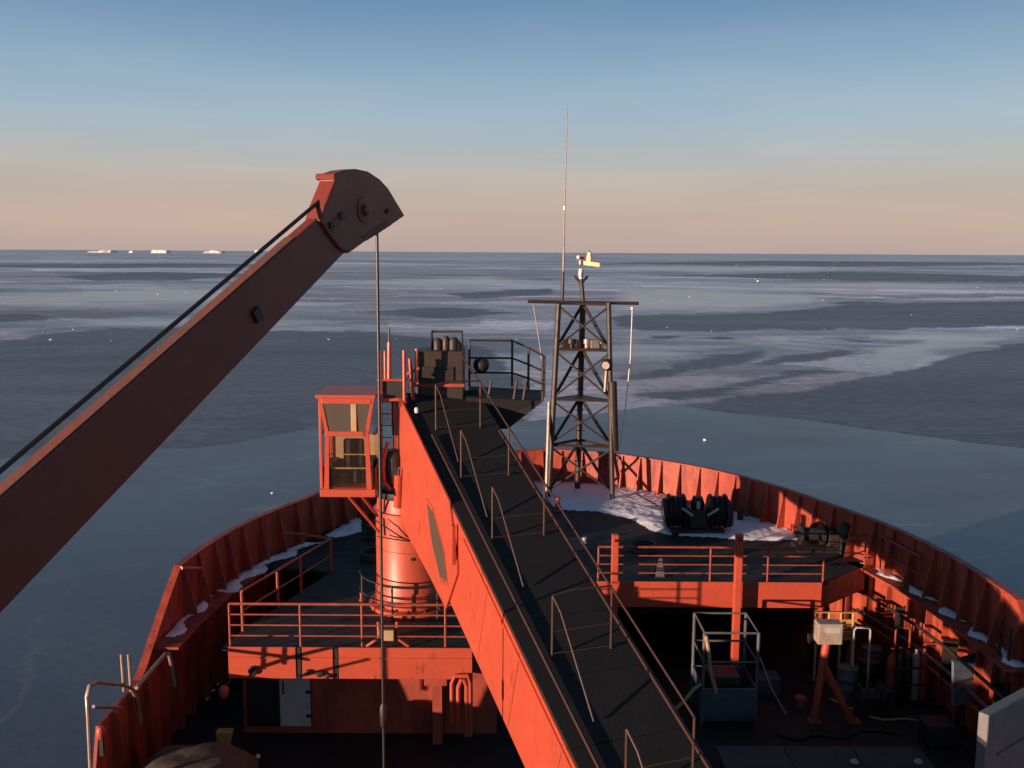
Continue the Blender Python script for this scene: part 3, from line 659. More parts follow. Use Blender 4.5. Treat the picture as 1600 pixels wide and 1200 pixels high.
# masthead gear: searchlight bar, ball lamp and sensor
hc = PY(908, 424, 38.1)
MB().lathe(hc, [(.07, -.3), (.11, -.1), (.09, .1)], 14).build('lamp_socket', WHITE, mast, smooth=True)
bar = PY(921, 412, 38.0); MB().obox(bar, V((.40, -.06, -.05)), V((0, .10, 0)), V((.0, 0, .085))).build('radar_scanner', CREAM, mast, bevel=.03)
MB().lathe(PY(921, 403, 38.0), [(.10, -.22), (.12, 0), (.07, .22)], 14).build('scanner_motor', CREAM, mast, smooth=True)
MB().sphere(PY(904, 402, 38.0), .085).build('ball_lamp', WHITE, mast, smooth=True)
T('bracket', [PY(904, 402, 38.0), PY(914, 404, 38.0)], .05, ORANGE, mast)
MB().lathe(PY(921, 396, 38.0), [(.02, -.1), (.06, 0), (.02, .1)], 10).build('wind_sensor', DARK, mast, smooth=True)
# whip antenna
w0 = PY(878, 474, 37.4); w1 = PY(880, 424, 37.4); w2 = PY(882, 325, 37.4); w3 = PY(887, 152, 37.4)
MB().tube(w0, w1, .07, .055, 8).build('antenna_base', MAST, mast, smooth=True)
MB().tube(w1, w2, .045, .034, 6).build('antenna_whip', GREYR, mast, smooth=True)
MB().tube(w2, w3, .030, .014, 6).build('antenna_whip', GREYR, mast, smooth=True)
MB().tube(w2 - V((0, 0, .08)), w2 + V((0, 0, .08)), .045).build('antenna_joint', WHITE, mast, smooth=True)
# gear on the platforms
for k, (px, s_) in enumerate(((884, .14), (893, .17), (903, .10), (917, .13), (929, .17), (939, .12))):
    c = PY(px, 538, 37.4); c.z = levels[3] + .052
    if k % 2: MB().lathe(c, [(s_ * .7, 0), (s_ * .7, .16), (s_ * 1.1, .18), (s_ * 1.0, .30 + .05 * k % .1), (s_ * .4, .36)], 10).build('signal_lamp', (GREYR, MAST, GREYR)[k % 3], mast, smooth=True)
    else: MB().obox(c + V((0, 0, .16)), V((s_, .03, 0)), V((-.02, s_, 0)), V((0, 0, .16))).build('junction_box', (MAST, GREYR, MAST)[k % 3], mast, bevel=.02)
c = PY(948, 570, 36.9); MB().sphere(c, .24).build('floodlight', MAST, mast, smooth=True)
MB().lathe(c + V((-.05, -.2, 0)), [(.13, 0), (.15, .05)], 14, (-.3, -1, 0)).build('floodlight_lens', GREYR, mast, smooth=True)
T('floodlight_arm', [c, PY(945, 612, 36.9)], .06, GREYR, mast)
T('vent_trunk', [PY(957, 596, 36.9), PY(960, 704, 36.9)], .17, MAST, mast, 12)
T('light_pole', [PZ(853, 786, ZF), PY(858, 628, 37.3)], .07, GREYR, mast)
T('halyard', [PY(833, 474, 37.35), PY(842, 530, 37.3), PY(848, 575, 37.2)], .022, GREYR, mast, 6)
hal = [PY(988, 482, 37.35), PY(985, 560, 37.3), PY(976, 650, 37.1), PY(965, 722, 36.9)]
T('halyard', hal, .022, WHITE, mast, 6)
MB().sphere(hal[0], .07).build('yard_lamp', WHITE, mast, smooth=True)
for k in range(14):
    z = ZF + .4 + k * .42; a = leg('B', z); MB().box(a.x - .2, a.x + .2, a.y - .19, a.y - .15, z, z + .03).build('ladder_rung', MAST, mast)

# ------------------------------------------------------------------ windlass on the foredeck
wc = V((6.45, 32.6, ZF)); wl = thing('windlass', wc, 'black anchor windlass with two rope drums in the snow', 'windlass')
MB().box(wc.x - .9, wc.x + .9, wc.y - .5, wc.y + .45, ZF, ZF + .16).build('bed_plate', DARK, wl, bevel=.02)
MB().obox(wc + V((0, 0, .5)), V((.32, 0, 0)), V((0, .36, 0)), V((0, 0, .34))).build('gearbox', MAST, wl, bevel=.06)
for sx_ in (-1, 1):
    c = wc + V((sx_ * .72, 0, .72))
    d = MB().lathe(c - V((.30, 0, 0)), [(.58, 0), (.60, .04), (.60, .07), (.40, .09), (.40, .51), (.60, .53), (.60, .57), (.58, .60)], 26, (1, 0, 0)).build('drum', BLACK, wl, smooth=True)
    for k in range(5): MB().torus(c + V((-.17 + k * .085, 0, 0)), (1, 0, 0), .46 + .03 * (k % 2), .055, 22, 6).build('rope_turn', BLACK, d, smooth=True)
    MB().torus(c + V((sx_ * .36, -.05, -.05)), (1, 0, .1), .40, .11, 22, 8).build('rope_coil', BLACK, wl, smooth=True)
    T('brake_lever', [wc + V((sx_ * .26, -.62, .72)), wc + V((sx_ * .62, -.66, .98))], .045, PALE, wl)
MB().lathe(wc + V((-1.15, 0, .72)), [(.12, 0), (.2, .05), (.12, .12), (.12, 2.18), (.2, 2.25), (.12, 2.3)], 16, (1, 0, 0)).build('shaft', DARK, wl, smooth=True)
MB().lathe(wc + V((0, -.1, .84)), [(.22, 0), (.24, .2), (.16, .42)], 18).build('motor', BLACK, wl, smooth=True)
MB().obox(wc + V((-.05, -.5, 1.05)), V((.05, 0, 0)), V((0, .05, 0)), V((0, 0, .12))).build('control_head', PALE, wl)
# bollards and small deck fittings
def bollard(px, py, r, h, m, label, z=ZF):
    p = PZ(px, py, z); o = thing('bollard', p, label, 'bollard')
    MB().lathe(p, [(r * 1.5, 0), (r * 1.5, .03), (r, .04), (r, h * .8), (r * 1.25, h * .85), (r * 1.2, h)], 16).build('bollard_post', m, o, smooth=True)
bollard(871, 798, .09, .5, ORANGE, 'short orange bollard at the edge of the snow by the mast')
bollard(913, 848, .07, .18, PALE, 'small white mushroom fitting on the dark deck inside the starboard rail')
bollard(1283, 838, .10, .45, WHITE, 'white topped vent at the starboard end of the snow')
# mooring machinery against the starboard bulwark
mv = V((9.9, 30.6, ZF)); mw = thing('mooring_winch', mv, 'dark mooring winch beside the starboard bulwark', 'winch')
MB().box(mv.x - .6, mv.x + .8, mv.y - .4, mv.y + .4, ZF, ZF + .14).build('bed_plate', DARK, mw)
MB().lathe(mv + V((-.45, 0, .5)), [(.36, 0), (.36, .05), (.22, .06), (.22, .7), (.36, .71), (.36, .77)], 20, (1, 0, 0)).build('drum', DARK, mw, smooth=True)
MB().obox(mv + V((.6, 0, .42)), V((.18, 0, 0)), V((0, .28, 0)), V((0, 0, .28))).build('gearbox', MAST, mw, bevel=.03)
MB().lathe(mv + V((-.62, 0, .5)), [(.14, 0), (.10, .06), (.10, .16)], 14, (1, 0, 0)).build('warping_head', DARK, mw, smooth=True)
def vent(p, r, h, m, label):
    o = thing('mushroom_vent', p, label, 'vent')
    MB().lathe(p, [(r, 0), (r, h * .7)], 16).build('vent_stem', m, o, smooth=True)
    MB().lathe(V(p) + V((0, 0, h * .7)), [(r * .9, -.05), (r * 1.9, 0), (r * 1.8, h * .15), (r * .9, h * .3)], 18).build('vent_cap', m, o, smooth=True)
vent(V((10.75, 30.1, ZF)), .14, 1.0, DARK, 'dark mushroom vent between the mooring winch and the starboard bulwark')
vent(V((-.2, 30.5, ZF)), .12, .6, ORANGE_W, 'small worn mushroom vent on the deck ahead of the crane pedestal')

# ------------------------------------------------------------------ deck crane: pedestal, turret, cab, lowered boom with walkway
AL = V((-2.66, 24.0, 13.65)); BL = V((1.02, 13.9, 9.78)); ax = (BL - AL).normalized()
sd_ = V((0.94, 0.342, 0)).normalized(); ub = sd_.cross(ax) 
if ub.z < 0: ub = -ub
def BP(u, w_, h): return AL + ax * u + sd_ * w_ + ub * h
crane = thing('deck_crane', (-2.75, 25.5, ZF), 'orange deck crane with glazed cab and boom lowered over the hatch', 'crane')
pc = V((-2.70, 25.55, ZF))
ped = MB().lathe(pc, [(1.2, 0), (1.2, .10), (1.02, .12), (1.02, .55), (.99, .60), (.99, 2.35), (.99, 2.60), (1.05, 2.62), (1.05, 2.72), (.97, 2.74), (.93, 3.1)], 44).build('pedestal', ORANGE, crane, smooth=True)
for z in (.9, 1.7): MB().torus(pc + V((0, 0, z)), (0, 0, 1), .992, .012, 44, 6).build('weld_seam', ORANGE_W, ped, smooth=True)
MB().lathe(pc + V((.1, -.985, 1.55)), [(.05, 0), (.05, .02)], 12, (0, -1, 0)).build('hole_cover', DARK, ped)
for k in range(16):
    a = k * 6.283 / 16; MB().tube(pc + V((math.cos(a) * 1.11, math.sin(a) * 1.11, .1)), pc + V((math.cos(a) * 1.11, math.sin(a) * 1.11, .17)), .035, n=6).build('bolt', DARK, ped)
# guard rail round the pedestal foot
gr = thing('guard_rail', pc + V((0, -1.4, 0)), 'thin dark guard rail curving round the crane pedestal foot', 'railing')
arc = [pc + V((math.cos(R(a)) * 1.45, math.sin(R(a)) * 1.45, 0)) for a in range(190, 351, 16)]
for h in (.95, .5): T('rail', [p + V((0, 0, h)) for p in arc], .02, DARK, gr, 6)
for p in arc[1::3]: T('post', [p, p + V((0, 0, .97))], .03, DARK, gr, 6)
# turret: slewing table, cheek plates, body
MB().lathe(pc + V((0, 0, 3.1)), [(1.0, 0), (1.02, .06), (1.02, .2), (.95, .24)], 40).build('slewing_ring', DARK, crane, smooth=True)
tz0 = ZF + 3.34
cc = V((-1.95, 25.35, 0))
def orient(c, hx, hy, z0, z1, name, m, parent, bevel=.02):
    yv = V((-ax.x, -ax.y, 0)).normalized()
    return MB().obox(V((c[0], c[1], (z0 + z1) / 2)), sd_ * hx, yv * hy, V((0, 0, (z1 - z0) / 2))).build(name, m, parent, bevel=bevel)
orient((-2.25, 25.35), .72, .75, tz0, 13.3, 'turret_body', ORANGE, crane)
def cheek(wo, th, name, dh=0):
    q = [(-1.3, .05), (.2, .06), (4.2, .06), (5.2, -.95), (5.25, -1.12), (4.8, -2.42), (3.4, -2.60), (1.3, -2.95), (.4, -2.9), (-.25, -2.2), (-1.35, -.9)]
    return MB().prism([BP(u, wo, min(h, .06 - dh)) for u, h in q], sd_ * th).build(name, ORANGE, crane, bevel=.012)
lc = cheek(-.06, .055, 'cheek_plate'); cheek(2.105, .055, 'cheek_plate', .3)
# long diamond window let into the port cheek
dq = [(2.75, -1.0), (3.25, -.92), (4.25, -1.25), (4.72, -1.72), (4.25, -1.95), (3.4, -1.6)]
cenq = V((sum(a for a, b in dq) / 6, sum(b for a, b in dq) / 6))
fr = MB().prism([BP(cenq.x + (u - cenq.x) * 1.12, -.075, cenq.y + (h - cenq.y) * 1.2) for u, h in dq], sd_ * .014).build('window_frame', ORANGE_W, lc)
MB().prism([BP(u, -.085, h) for u, h in dq], sd_ * .0095).build('window_pane', GLASSD, lc)
MB().obox(BP(4.95, -.10, -.55), ax * .05, sd_ * .035, V((0, 0, .42))).build('joint_flange', ORANGE, lc)
# boom box girder
U0, U1 = -0.9, 15.6
def bsec(u): 
    t = max(0, (u - 3) / 13); return (2.28 - .75 * t)
vs = []
for u in (U0, 3.0, U1):
    dpt = bsec(u); vs += [BP(u, 0, -.06), BP(u, 2.1, -.06), BP(u, 2.1, -dpt), BP(u, 0, -dpt)]
boom = MB().add(vs, [(i * 4 + k, i * 4 + (k + 1) % 4, (i + 1) * 4 + (k + 1) % 4, (i + 1) * 4 + k) for i in range(2) for k in range(4)] + [(0, 1, 2, 3), (11, 10, 9, 8)]).build('boom', ORANGE, crane)
for u in (6.9, 8.8, 10.9, 12.8): MB().prism([BP(u, -.008, -.1), BP(u + .025, -.008, -.1), BP(u + .025, -.008, -bsec(u) + .06), BP(u, -.008, -bsec(u) + .06)], sd_ * .0075).build('weld_seam', ORANGE_W, boom)
MB().prism([BP(5.3, -.03, -.16), BP(U1, -.03, -.16), BP(U1, -.03, -.22), BP(5.3, -.03, -.22)], sd_ * .029).build('flange', ORANGE, boom)
head = MB().prism([BP(U1, .3, -.1), BP(U1 + 1.1, .3, -.5), BP(U1 + 1.2, .3, -1.2), BP(U1, .3, -1.4)], sd_ * 1.5).build('boom_head', ORANGE, boom)
# walkway plates along the top
u = -.9
while u < 15.4:
    MB().prism([BP(u + .01, .02, -.055), BP(u + 1.49, .02, -.055), BP(u + 1.49, 2.12, -.055), BP(u + .01, 2.12, -.055)], ub * .05).build('walkway_plate', WALK, boom); u += 1.5
for wv, rr in ((.30, .03), (2.02, .03)): T('kick_rail', [BP(1.4, wv, .05), BP(15.2, wv, .05)], rr, RAILD, boom, 6)
Z1 = V((0, 0, 1))
st = [1.1, 3.33, 5.66, 9.12, 12.2]; hh = 1.12
for i, u in enumerate(st):
    for wv in (.48, 1.62):
        T('rail_post', [BP(u, wv, 0), BP(u, wv, 0) + Z1 * hh], .023, RAILD, boom, 6)
    T('rail_bar', [BP(u, .48, 0) + Z1 * (hh * .42), BP(u, 1.62, 0) + Z1 * (hh * .42)], .014, RAILD, boom, 6)
    T('rail_bar', [BP(u, .48, 0) + Z1 * .06, BP(u, 1.62, 0) + Z1 * .06], .014, RAILD, boom, 6)
    if i in (0, 3): T('rail_bar', [BP(u, .48, 0) + Z1 * hh, BP(u, .8, 0) + Z1 * (hh + .06), BP(u, 1.62, 0) + Z1 * (hh + .05)], .019, RAILD, boom, 6)
    T('rail_brace', [BP(u, .48, 0) + Z1 * hh, BP(u + .3, .52, 0) + Z1 * (hh * .9), BP(u + 1.6, .60, 0) + Z1 * .05], .019, RAILD, boom, 6)
for u0, u1 in zip(st[:-1], st[1:]):
    T('handrail', [BP(u0, 1.62, 0) + Z1 * hh, BP(u1, 1.62, 0) + Z1 * hh], .022, RAILD, boom, 6)
T('handrail', [BP(-1.0, 1.58, 0) + Z1 * hh, BP(st[0], 1.62, 0) + Z1 * hh], .022, RAILD, boom, 6)
MB().lathe(BP(.25, .20, .03), [(.05, 0), (.06, .1), (.03, .14)], 12).build('walkway_glint', WHITE, boom, smooth=True)  # white knob stands in for a bright glint by the boom root
# luffing cylinder with bright rod added for a glint, and dark motor beside the turret
T('luffing_cylinder', [V((-2.95, 24.5, 11.0)), V((-2.9, 24.3, 11.9))], .13, ORANGE, crane, 14)
T('glint_rod', [V((-2.98, 24.42, 11.25)), V((-2.86, 24.20, 12.1))], .07, CHROME, crane, 14)
mo_ = PY(615, 732, 24.6); MB().lathe(mo_ - V((0, 0, .45)), [(.2, 0), (.27, .1), (.27, .75), (.18, .95)], 18).build('slewing_motor', DARK, crane, smooth=True)
T('motor_hose', [PY(606, 690, 24.4), PY(598, 720, 24.3), PY(600, 752, 24.3), PY(610, 765, 24.4)], .05, ORANGE, crane)
for k, dx in ((0, 0), (1, .45)):
    T('swag_chain', [PY(585, 812, 24.5), PY(605, 825, 24.4), PY(625, 838, 24.45), PY(640, 845, 24.5)] if k == 0 else [PY(590, 838, 24.5), PY(612, 842, 24.4), PY(640, 846, 24.5)], .018, DARK, crane, 6)
# access ladder between cab and turret
la, lb = PY(594, 628, 24.9), PY(596, 720, 24.9)
for dx in (0, .32): T('ladder_stile', [la + V((dx, 0, 0)), lb + V((dx, 0, 0))], .022, DARK, crane, 6)
for k in range(6):
    t = k / 5; p = la + (lb - la) * t; T('ladder_rung', [p, p + V((.32, 0, 0))], .014, DARK, crane, 6)
# crane cab
cf = 24.0; cbk = 25.5
x0 = PY(499, 700, cf).x; x1 = PY(586, 700, cf).x; zb = PY(540, 770, cf).z; ztp = PY(540, 622, cf).z; zm = PY(540, 678, cf).z
cab = MB().box(x0, x1, cf + .05, cbk, zb, zb + .12).build('cab', ORANGE, crane, bevel=.012, label='glazed operator cab with beige lining')
def cb(name, a, m=ORANGE, bev=.012): return MB().box(*a).build(name, m, cab, bevel=bev)
cb('roof', (x0 - .05, x1 + .04, cf - .1, cbk + .05, ztp, ztp + .09)); cb('sill_beam', (x0, x1, cf - .06, cf + .045, zb - .10, zb + .10))
cb('back_panel', (x0 + .06, x1 - .06, cbk - .05, cbk, zb + .13, zb + 1.25), BEIGE)
t_ = .085
# front frame: outer posts vertical below, splaying outwards above the middle rail
for sx_, xo in ((1, x0), (-1, x1)):
    xi = xo + sx_ * t_
    MB().hexa([(xo + sx_ * .10, cf - .02, zb + .10), (xi + sx_ * .14, cf - .02, zb + .10), (xi + sx_ * .14, cf + .08, zb + .10), (xo + sx_ * .10, cf + .08, zb + .10),
               (xo + sx_ * .16, cf - .02, zm), (xi + sx_ * .17, cf - .02, zm), (xi + sx_ * .17, cf + .08, zm), (xo + sx_ * .16, cf + .08, zm)]).build('front_post', ORANGE, cab)
    MB().hexa([(xo + sx_ * .16, cf - .02, zm + .0), (xi + sx_ * .17, cf - .02, zm), (xi + sx_ * .17, cf + .08, zm), (xo + sx_ * .16, cf + .08, zm),
               (xo, cf - .06, ztp - .0), (xi, cf - .06, ztp), (xi, cf + .04, ztp), (xo, cf + .04, ztp)]).build('front_post', ORANGE, cab)
    xs_ = xo + sx_ * .03
    cb('corner_post', (min(xo, xi) , max(xo, xi), cbk - .1, cbk - .001, zb + .12, ztp))
    cb('side_rail', (min(xo, xo + sx_ * .06), max(xo, xo + sx_ * .06), cf + .09, cbk - .11, zm - .05, zm + .03))
    cb('side_panel', (min(xo, xo + sx_ * .04), max(xo, xo + sx_ * .04), cf + .12, cbk - .11, zb + .12, zb + .62))
    MB().box(min(xs_, xs_ + .012), max(xs_, xs_ + .012), cf + .1, cbk - .11, zb + .63, zm - .06).build('side_pane', GLASS, cab)
    MB().box(min(xs_, xs_ + .012), max(xs_, xs_ + .012), cf + .1, cbk - .11, zm + .04, ztp).build('side_pane', GLASS, cab)
cb('edge_post', (x0 - .02, x0 + .055, cf + .082, cf + .16, zb + .1, ztp))
cb('middle_rail', (x0 + .15, x1 - .15, cf - .035, cf + .07, zm - .06, zm + .07))
cb('top_rail', (x0 + .08, x1 - .08, cf - .07, cf + .03, ztp - .14, ztp - .002))
xm = PY(553, 650, cf).x; cb('mullion', (xm - .07, xm + .07, cf - .045, cf + .05, zm + .072, ztp - .142), BEIGE)
for a, b in ((x0 + .2, xm - .072), (xm + .072, x1 - .2)):
    MB().prism([(a - (.05 if a < xm - .3 else 0), cf - .03, ztp - .143), (b + (.05 if b > xm + .2 else 0), cf - .03, ztp - .143), (b, cf - .005, zm + .071), (a, cf - .005, zm + .071)], (0, .012, 0)).build('window_pane', GLASSD, cab)
MB().box(x0 + .19, x1 - .19, cf + .02, cf + .032, zb + .101, zm - .062).build('window_pane', GLASS, cab)
seat = MB().obox(V(((x0 + x1) / 2 + .08, cf + .75, zb + .55)), V((.27, 0, 0)), V((0, .26, 0)), V((0, 0, .10))).build('seat', BLACK, cab, bevel=.05)
MB().obox(V(((x0 + x1) / 2 + .08, cf + .55, zb + .95)), V((.27, 0, 0)), V((0, .07, 0)), V((0, 0, .36))).build('seat_back', BLACK, cab, bevel=.06)
MB().box((x0 + x1) / 2 - .1, (x0 + x1) / 2 + .2, cf + .6, cf + .95, zb + .12, zb + .45).build('seat_base', DARK, cab)
cb('console', (x0 + .1, x0 + .32, cf + .35, cf + 1.0, zb + .12, zb + .72), DARK)
cb('console', (x1 - .3, x1 - .1, cf + .35, cf + 1.0, zb + .12, zb + .78), DARK)
T('guard_bar', [V((x0 + .2, cf + .10, zb + .62)), V((x1 - .2, cf + .10, zb + .62))], .022, YELLOW, cab, 6)
T('guard_bar', [V((x0 + .2, cf + .10, zb + .98)), V((x1 - .2, cf + .10, zb + .98))], .016, YELLOW, cab, 6)
for a, b in (((545, 776), (596, 836)), ((566, 776), (590, 806))):
    T('cab_strut', [PY(*a, 24.3), PY(*b, 24.75)], .04, ORANGE, crane)
# machinery house behind the boom root
mz0 = PY(690, 602, 25.0).z; mz1 = PY(690, 548, 25.0).z; mx0 = PY(651, 575, 25).x; mx1 = PY(724, 575, 25).x
mh = MB().box(mx0, mx1, 24.9, 26.0, mz0 - .9, mz1).build('machinery_house', MAST, crane, bevel=.02)
MB().box(mx0 - .04, mx1 + .03, 24.84, 24.895, mz0 - .02, mz0 + .06).build('ledge', ORANGE_W, mh)
MB().box(mx0 + .12, mx1 - .25, 24.86, 24.897, mz0 + .1, mz0 + .5).build('louvre', BLACK, mh)
hx0, hx1 = PY(675, 530, 25.3).x, PY(722, 530, 25.3).x; hz = PY(700, 518, 25.3).z
T('hoop', [V((hx0, 25.3, mz1)), V((hx0, 25.3, hz)), V((hx1, 25.3, hz)), V((hx1, 25.3, mz1))], .04, MAST, mh)
for px, hgt, rr in ((684, .30, .13), (697, .36, .11), (709, .33, .14), (716, .22, .09)):
    p = PY(px, 548, 25.3); p.z = mz1; MB().lathe(p, [(rr, 0), (rr, hgt * .7), (rr * .6, hgt)], 12).build('valve', MAST, mh, smooth=True)
# starboard service platform
pf = 13.85
MB().hexa([(-1.15, 24.9, pf - .85), (-.1, 24.9, pf - .85), (.15, 26.6, pf - .85), (-1.1, 26.6, pf - .85), (-1.2, 24.8, pf), (.82, 24.95, pf - .12), (.9, 26.9, pf - .1), (-1.2, 26.9, pf)]).build('service_platform', WALK, crane)
pl = [V((-1.2, 26.85, pf)), V((.0, 26.85, pf)), V((.45, 26.3, pf - .05)), V((.86, 25.6, pf - .1)), V((.8, 25.0, pf - .12))]
hts = [1.3, 1.3, 1.2, 1.1, 1.1]
for p, h in zip(pl, hts): T('platform_post', [p, p + Z1 * h], .035, MAST, crane, 6)
for fr_ in (1.0, .62, .3): T('platform_rail', [p + Z1 * (h * fr_) for p, h in zip(pl, hts)], .03, MAST, crane, 6)
for px in (760, 800, 815): 
    p = PY(px, 640, 25.0); T('platform_brace', [p, p + V((.12, .1, .75))], .04, MAST, crane, 6)
MB().sphere(PY(752, 570, 25.4), .22).build('winch_motor', DARK, crane, smooth=True)
# port service platform with orange rails and aerial
q0_, q1_ = PY(593, 612, 24.2).x, PY(634, 612, 24.2).x; qz = PY(610, 622, 24.2).z
MB().box(q0_, q1_, 24.2, 25.0, qz - .08, qz).build('service_platform', ORANGE, crane, bevel=.01)
MB().box(q0_ + .08, q1_ - .08, 24.25, 24.3, qz + .002, qz + .42).build('kick_panel', DARK, crane)
zt_ = PY(610, 547, 24.2).z
for xx in (q0_ + .035, q1_ - .035): T('platform_post', [V((xx, 24.2, qz - .05)), V((xx, 24.2, zt_))], .045, ORANGE, crane)
T('platform_post', [V((q0_ + .05, 24.95, qz)), V((q0_ + .05, 24.95, zt_ - .1))], .035, ORANGE, crane)
for zz in (qz + .46, ): T('platform_rail', [V((q0_, 24.2, zz)), V((q1_, 24.2, zz)), V((q1_, 24.95, zz))], .03, ORANGE, crane)
aa = PY(608, 600, 24.5); ab = PY(608, 512, 24.5)
MB().tube(aa, aa + (ab - aa) * .75, .06, .05).build('aerial_mount', ORANGE, crane, smooth=True); MB().tube(aa + (ab - aa) * .75, ab, .03, .02).build('aerial', DARK, crane, smooth=True)
for (a, b) in (((640, 560), (646, 625)), ((651, 545), (650, 600)), ((636, 585), (655, 575)), ((638, 605), (654, 598))):
    T('pipe', [PY(*a, 24.4), PY(*b, 24.4)], .045, ORANGE, crane)
MB().obox(PY(630, 628, 24.3), sd_ * .10, V((0, .1, 0)), V((0, 0, .12))).build('pivot_bracket', ORANGE, crane)
# floodlight on the port rail
fl = PY(606, 990, 22.55); fo = thing('floodlight', (fl.x, 22.6, ZF), 'beige floodlight on splayed legs behind the port rail', 'floodlight')
MB().obox(fl, V((.19, 0, 0)), V((0, .12, 0)), V((0, 0, .17))).build('lamp_box', DARK, fo, bevel=.02)
MB().obox(fl + V((0, -.125, 0)), V((.15, 0, 0)), V((0, .004, 0)), V((0, 0, .13))).build('lamp_glass', BEIGE, fo)
for s1 in (-1, 1): T('stand_leg', [fl + V((s1 * .23, 0, .3)), fl + V((s1 * .22, -.02, -.1)), V((fl.x + s1 * .52, 22.5, ZF + .01))], .04, ORANGE, fo)

# ------------------------------------------------------------------ near cargo crane: raised boom
YA, YT = 9.0, 14.6
def near_pt(px, py, t): return PY(px, py, YA + (YT - YA) * t)
lowA, topA = near_pt(0, 961, 0), near_pt(0, 796, 0)
lowT = near_pt(540, 394, 1)
pn = (lowT - lowA).cross(V((0, 0, 1))).normalized()
topA, topT = PPL(0, 778, lowA, pn), PPL(498, 340, lowA, pn)
bd = ((lowT - lowA)).normalized(); wv = V((-bd.y, bd.x, 0)).normalized() 
if wv.x > 0: wv = -wv                       # away from the camera, towards port
WBM = .20
ext = -1.05
lowR = lowA + (lowT - lowA) * ext; topR = topA + (topT - topA) * ext
cargo = thing('cargo_crane', (lowR.x, lowR.y - .4, ZM), 'shade-darkened orange cargo crane boom raised over the port side with hanging wire', 'crane')
vs = []
for t in (ext, 0.0, .5, 1.0):
    lo_ = lowA + (lowT - lowA) * t; hi_ = topA + (topT - topA) * t
    vs += [lo_, hi_, hi_ + wv * WBM, lo_ + wv * WBM]
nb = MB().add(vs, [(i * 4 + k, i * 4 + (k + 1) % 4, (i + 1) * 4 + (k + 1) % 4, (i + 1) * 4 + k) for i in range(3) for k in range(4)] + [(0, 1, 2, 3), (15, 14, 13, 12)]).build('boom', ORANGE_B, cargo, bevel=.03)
bn0 = (topT - topA).cross(wv).normalized(); bn0 = bn0 if bn0.z > 0 else -bn0
# weathered top plate and rolled flanges
bn = bd.cross(wv); bn = bn if bn.z > 0 else -bn
tpl = [topR + wv * .02, topT + (topR - topT) * .05 + wv * .02, topT + (topR - topT) * .05 + wv * (WBM - .02), topR + wv * (WBM - .02)]
MB().prism([p + bn0 * .002 for p in tpl], bn0 * .008).build('top_plate', WORN, nb)
# head
hp = [(526, 388), (510, 366), (496, 345), (503, 322), (512, 300), (519, 282), (518, 272), (535, 266), (553, 264), (572, 268), (590, 280), (603, 294), (615, 314), (629, 337), (612, 349), (590, 364), (566, 378), (541, 396)]
hn = V((wv.x, wv.y, 0)); p0 = topT
hpts = [PPL(a, b, p0, wv) for a, b in hp]
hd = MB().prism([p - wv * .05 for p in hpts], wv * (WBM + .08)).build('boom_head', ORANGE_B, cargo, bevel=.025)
shp = PPL(565, 328, p0, wv)
MB().lathe(shp - wv * .052, [(.20, 0), (.20, .012), (.13, .014), (.13, .02), (.085, .022), (.085, .06), (.04, .07)], 24, -wv).build('sheave_pin', ORANGE_B, hd, smooth=True)
for (a, b, r_) in ((527, 338, .05), (512, 352, .05), (600, 330, .035)):
    MB().lathe(PPL(a, b, p0, wv) - wv * .052, [(r_, 0), (r_, .03)], 10, -wv).build('bolt', DARK, hd)
T('head_lip', [PPL(519, 276, p0, wv) - wv * .06, PPL(519, 276, p0, wv) + wv * (WBM + .06)], .05, ORANGE_B, hd)
MB().prism([PPL(a, b, p0, wv) - wv * .058 for a, b in ((508, 352), (530, 330), (538, 338), (516, 364))], wv * .007).build('scuffed_patch', WORN, hd)
MB().prism([PPL(a, b, p0, wv) - wv * .058 for a, b in ((560, 370), (600, 345), (606, 352), (568, 376))], wv * .007).build('edge_strip', WORN, hd)
lug = PPL(400, 492, topT, wv); MB().obox(lug - wv * .02, bd * .07, wv * .03, bn * .09).build('lug', DARK, nb)
# wires
ws = shp + wv * .3
wtop = PPL(509, 306, p0 + wv * .1, wv)
wroot = topR + wv * .3 + bn * .55
wmid = PPL(0, 736, p0 + wv * .1, wv)
T('hoist_wire', [wmid + (wmid - wtop) * .9, wmid, wtop], .028, WIRE, cargo, 8)
hw0 = PPL(589, 366, p0 + wv * .1, wv); hw0.z += .1
hook_z = 5.9
T('fall_wire', [hw0, V((hw0.x, hw0.y, hook_z + .4))], .025, WIRE, cargo, 8)
hb = PPL(597, 1118, V((hw0.x, hw0.y, 0)), V((0, 1, 0)))
MB().lathe(V((hw0.x, hw0.y, hb.z)), [(.03, -.22), (.06, -.15), (.065, .15), (.03, .22)], 12).build('swivel', DARK, cargo, smooth=True)
MB().lathe(V((hw0.x, hw0.y, hook_z)), [(.05, -.3), (.14, -.25), (.17, .2), (.06, .42)], 14).build('headache_ball', DARK, cargo, smooth=True)
T('hook', [V((hw0.x, hw0.y, hook_z - .28)), V((hw0.x, hw0.y, hook_z - .42)), V((hw0.x + .1, hw0.y, hook_z - .52)), V((hw0.x + .16, hw0.y, hook_z - .4))], .03, DARK, cargo)
# pedestal of this crane (aft of the frame)
pb = lowR + wv * .3
MB().lathe(V((pb.x, pb.y, ZM)), [(.95, 0), (.95, .1), (.7, .12), (.7, pb.z - ZM - .6), (.85, pb.z - ZM - .55), (.85, pb.z - ZM - .3)], 30).build('pedestal', ORANGE_B, cargo, smooth=True)
MB().obox(pb + V((0, 0, .25)), V((.5, 0, 0)), V((0, .6, 0)), V((0, 0, .6))).build('turret', ORANGE_B, cargo, bevel=.05)

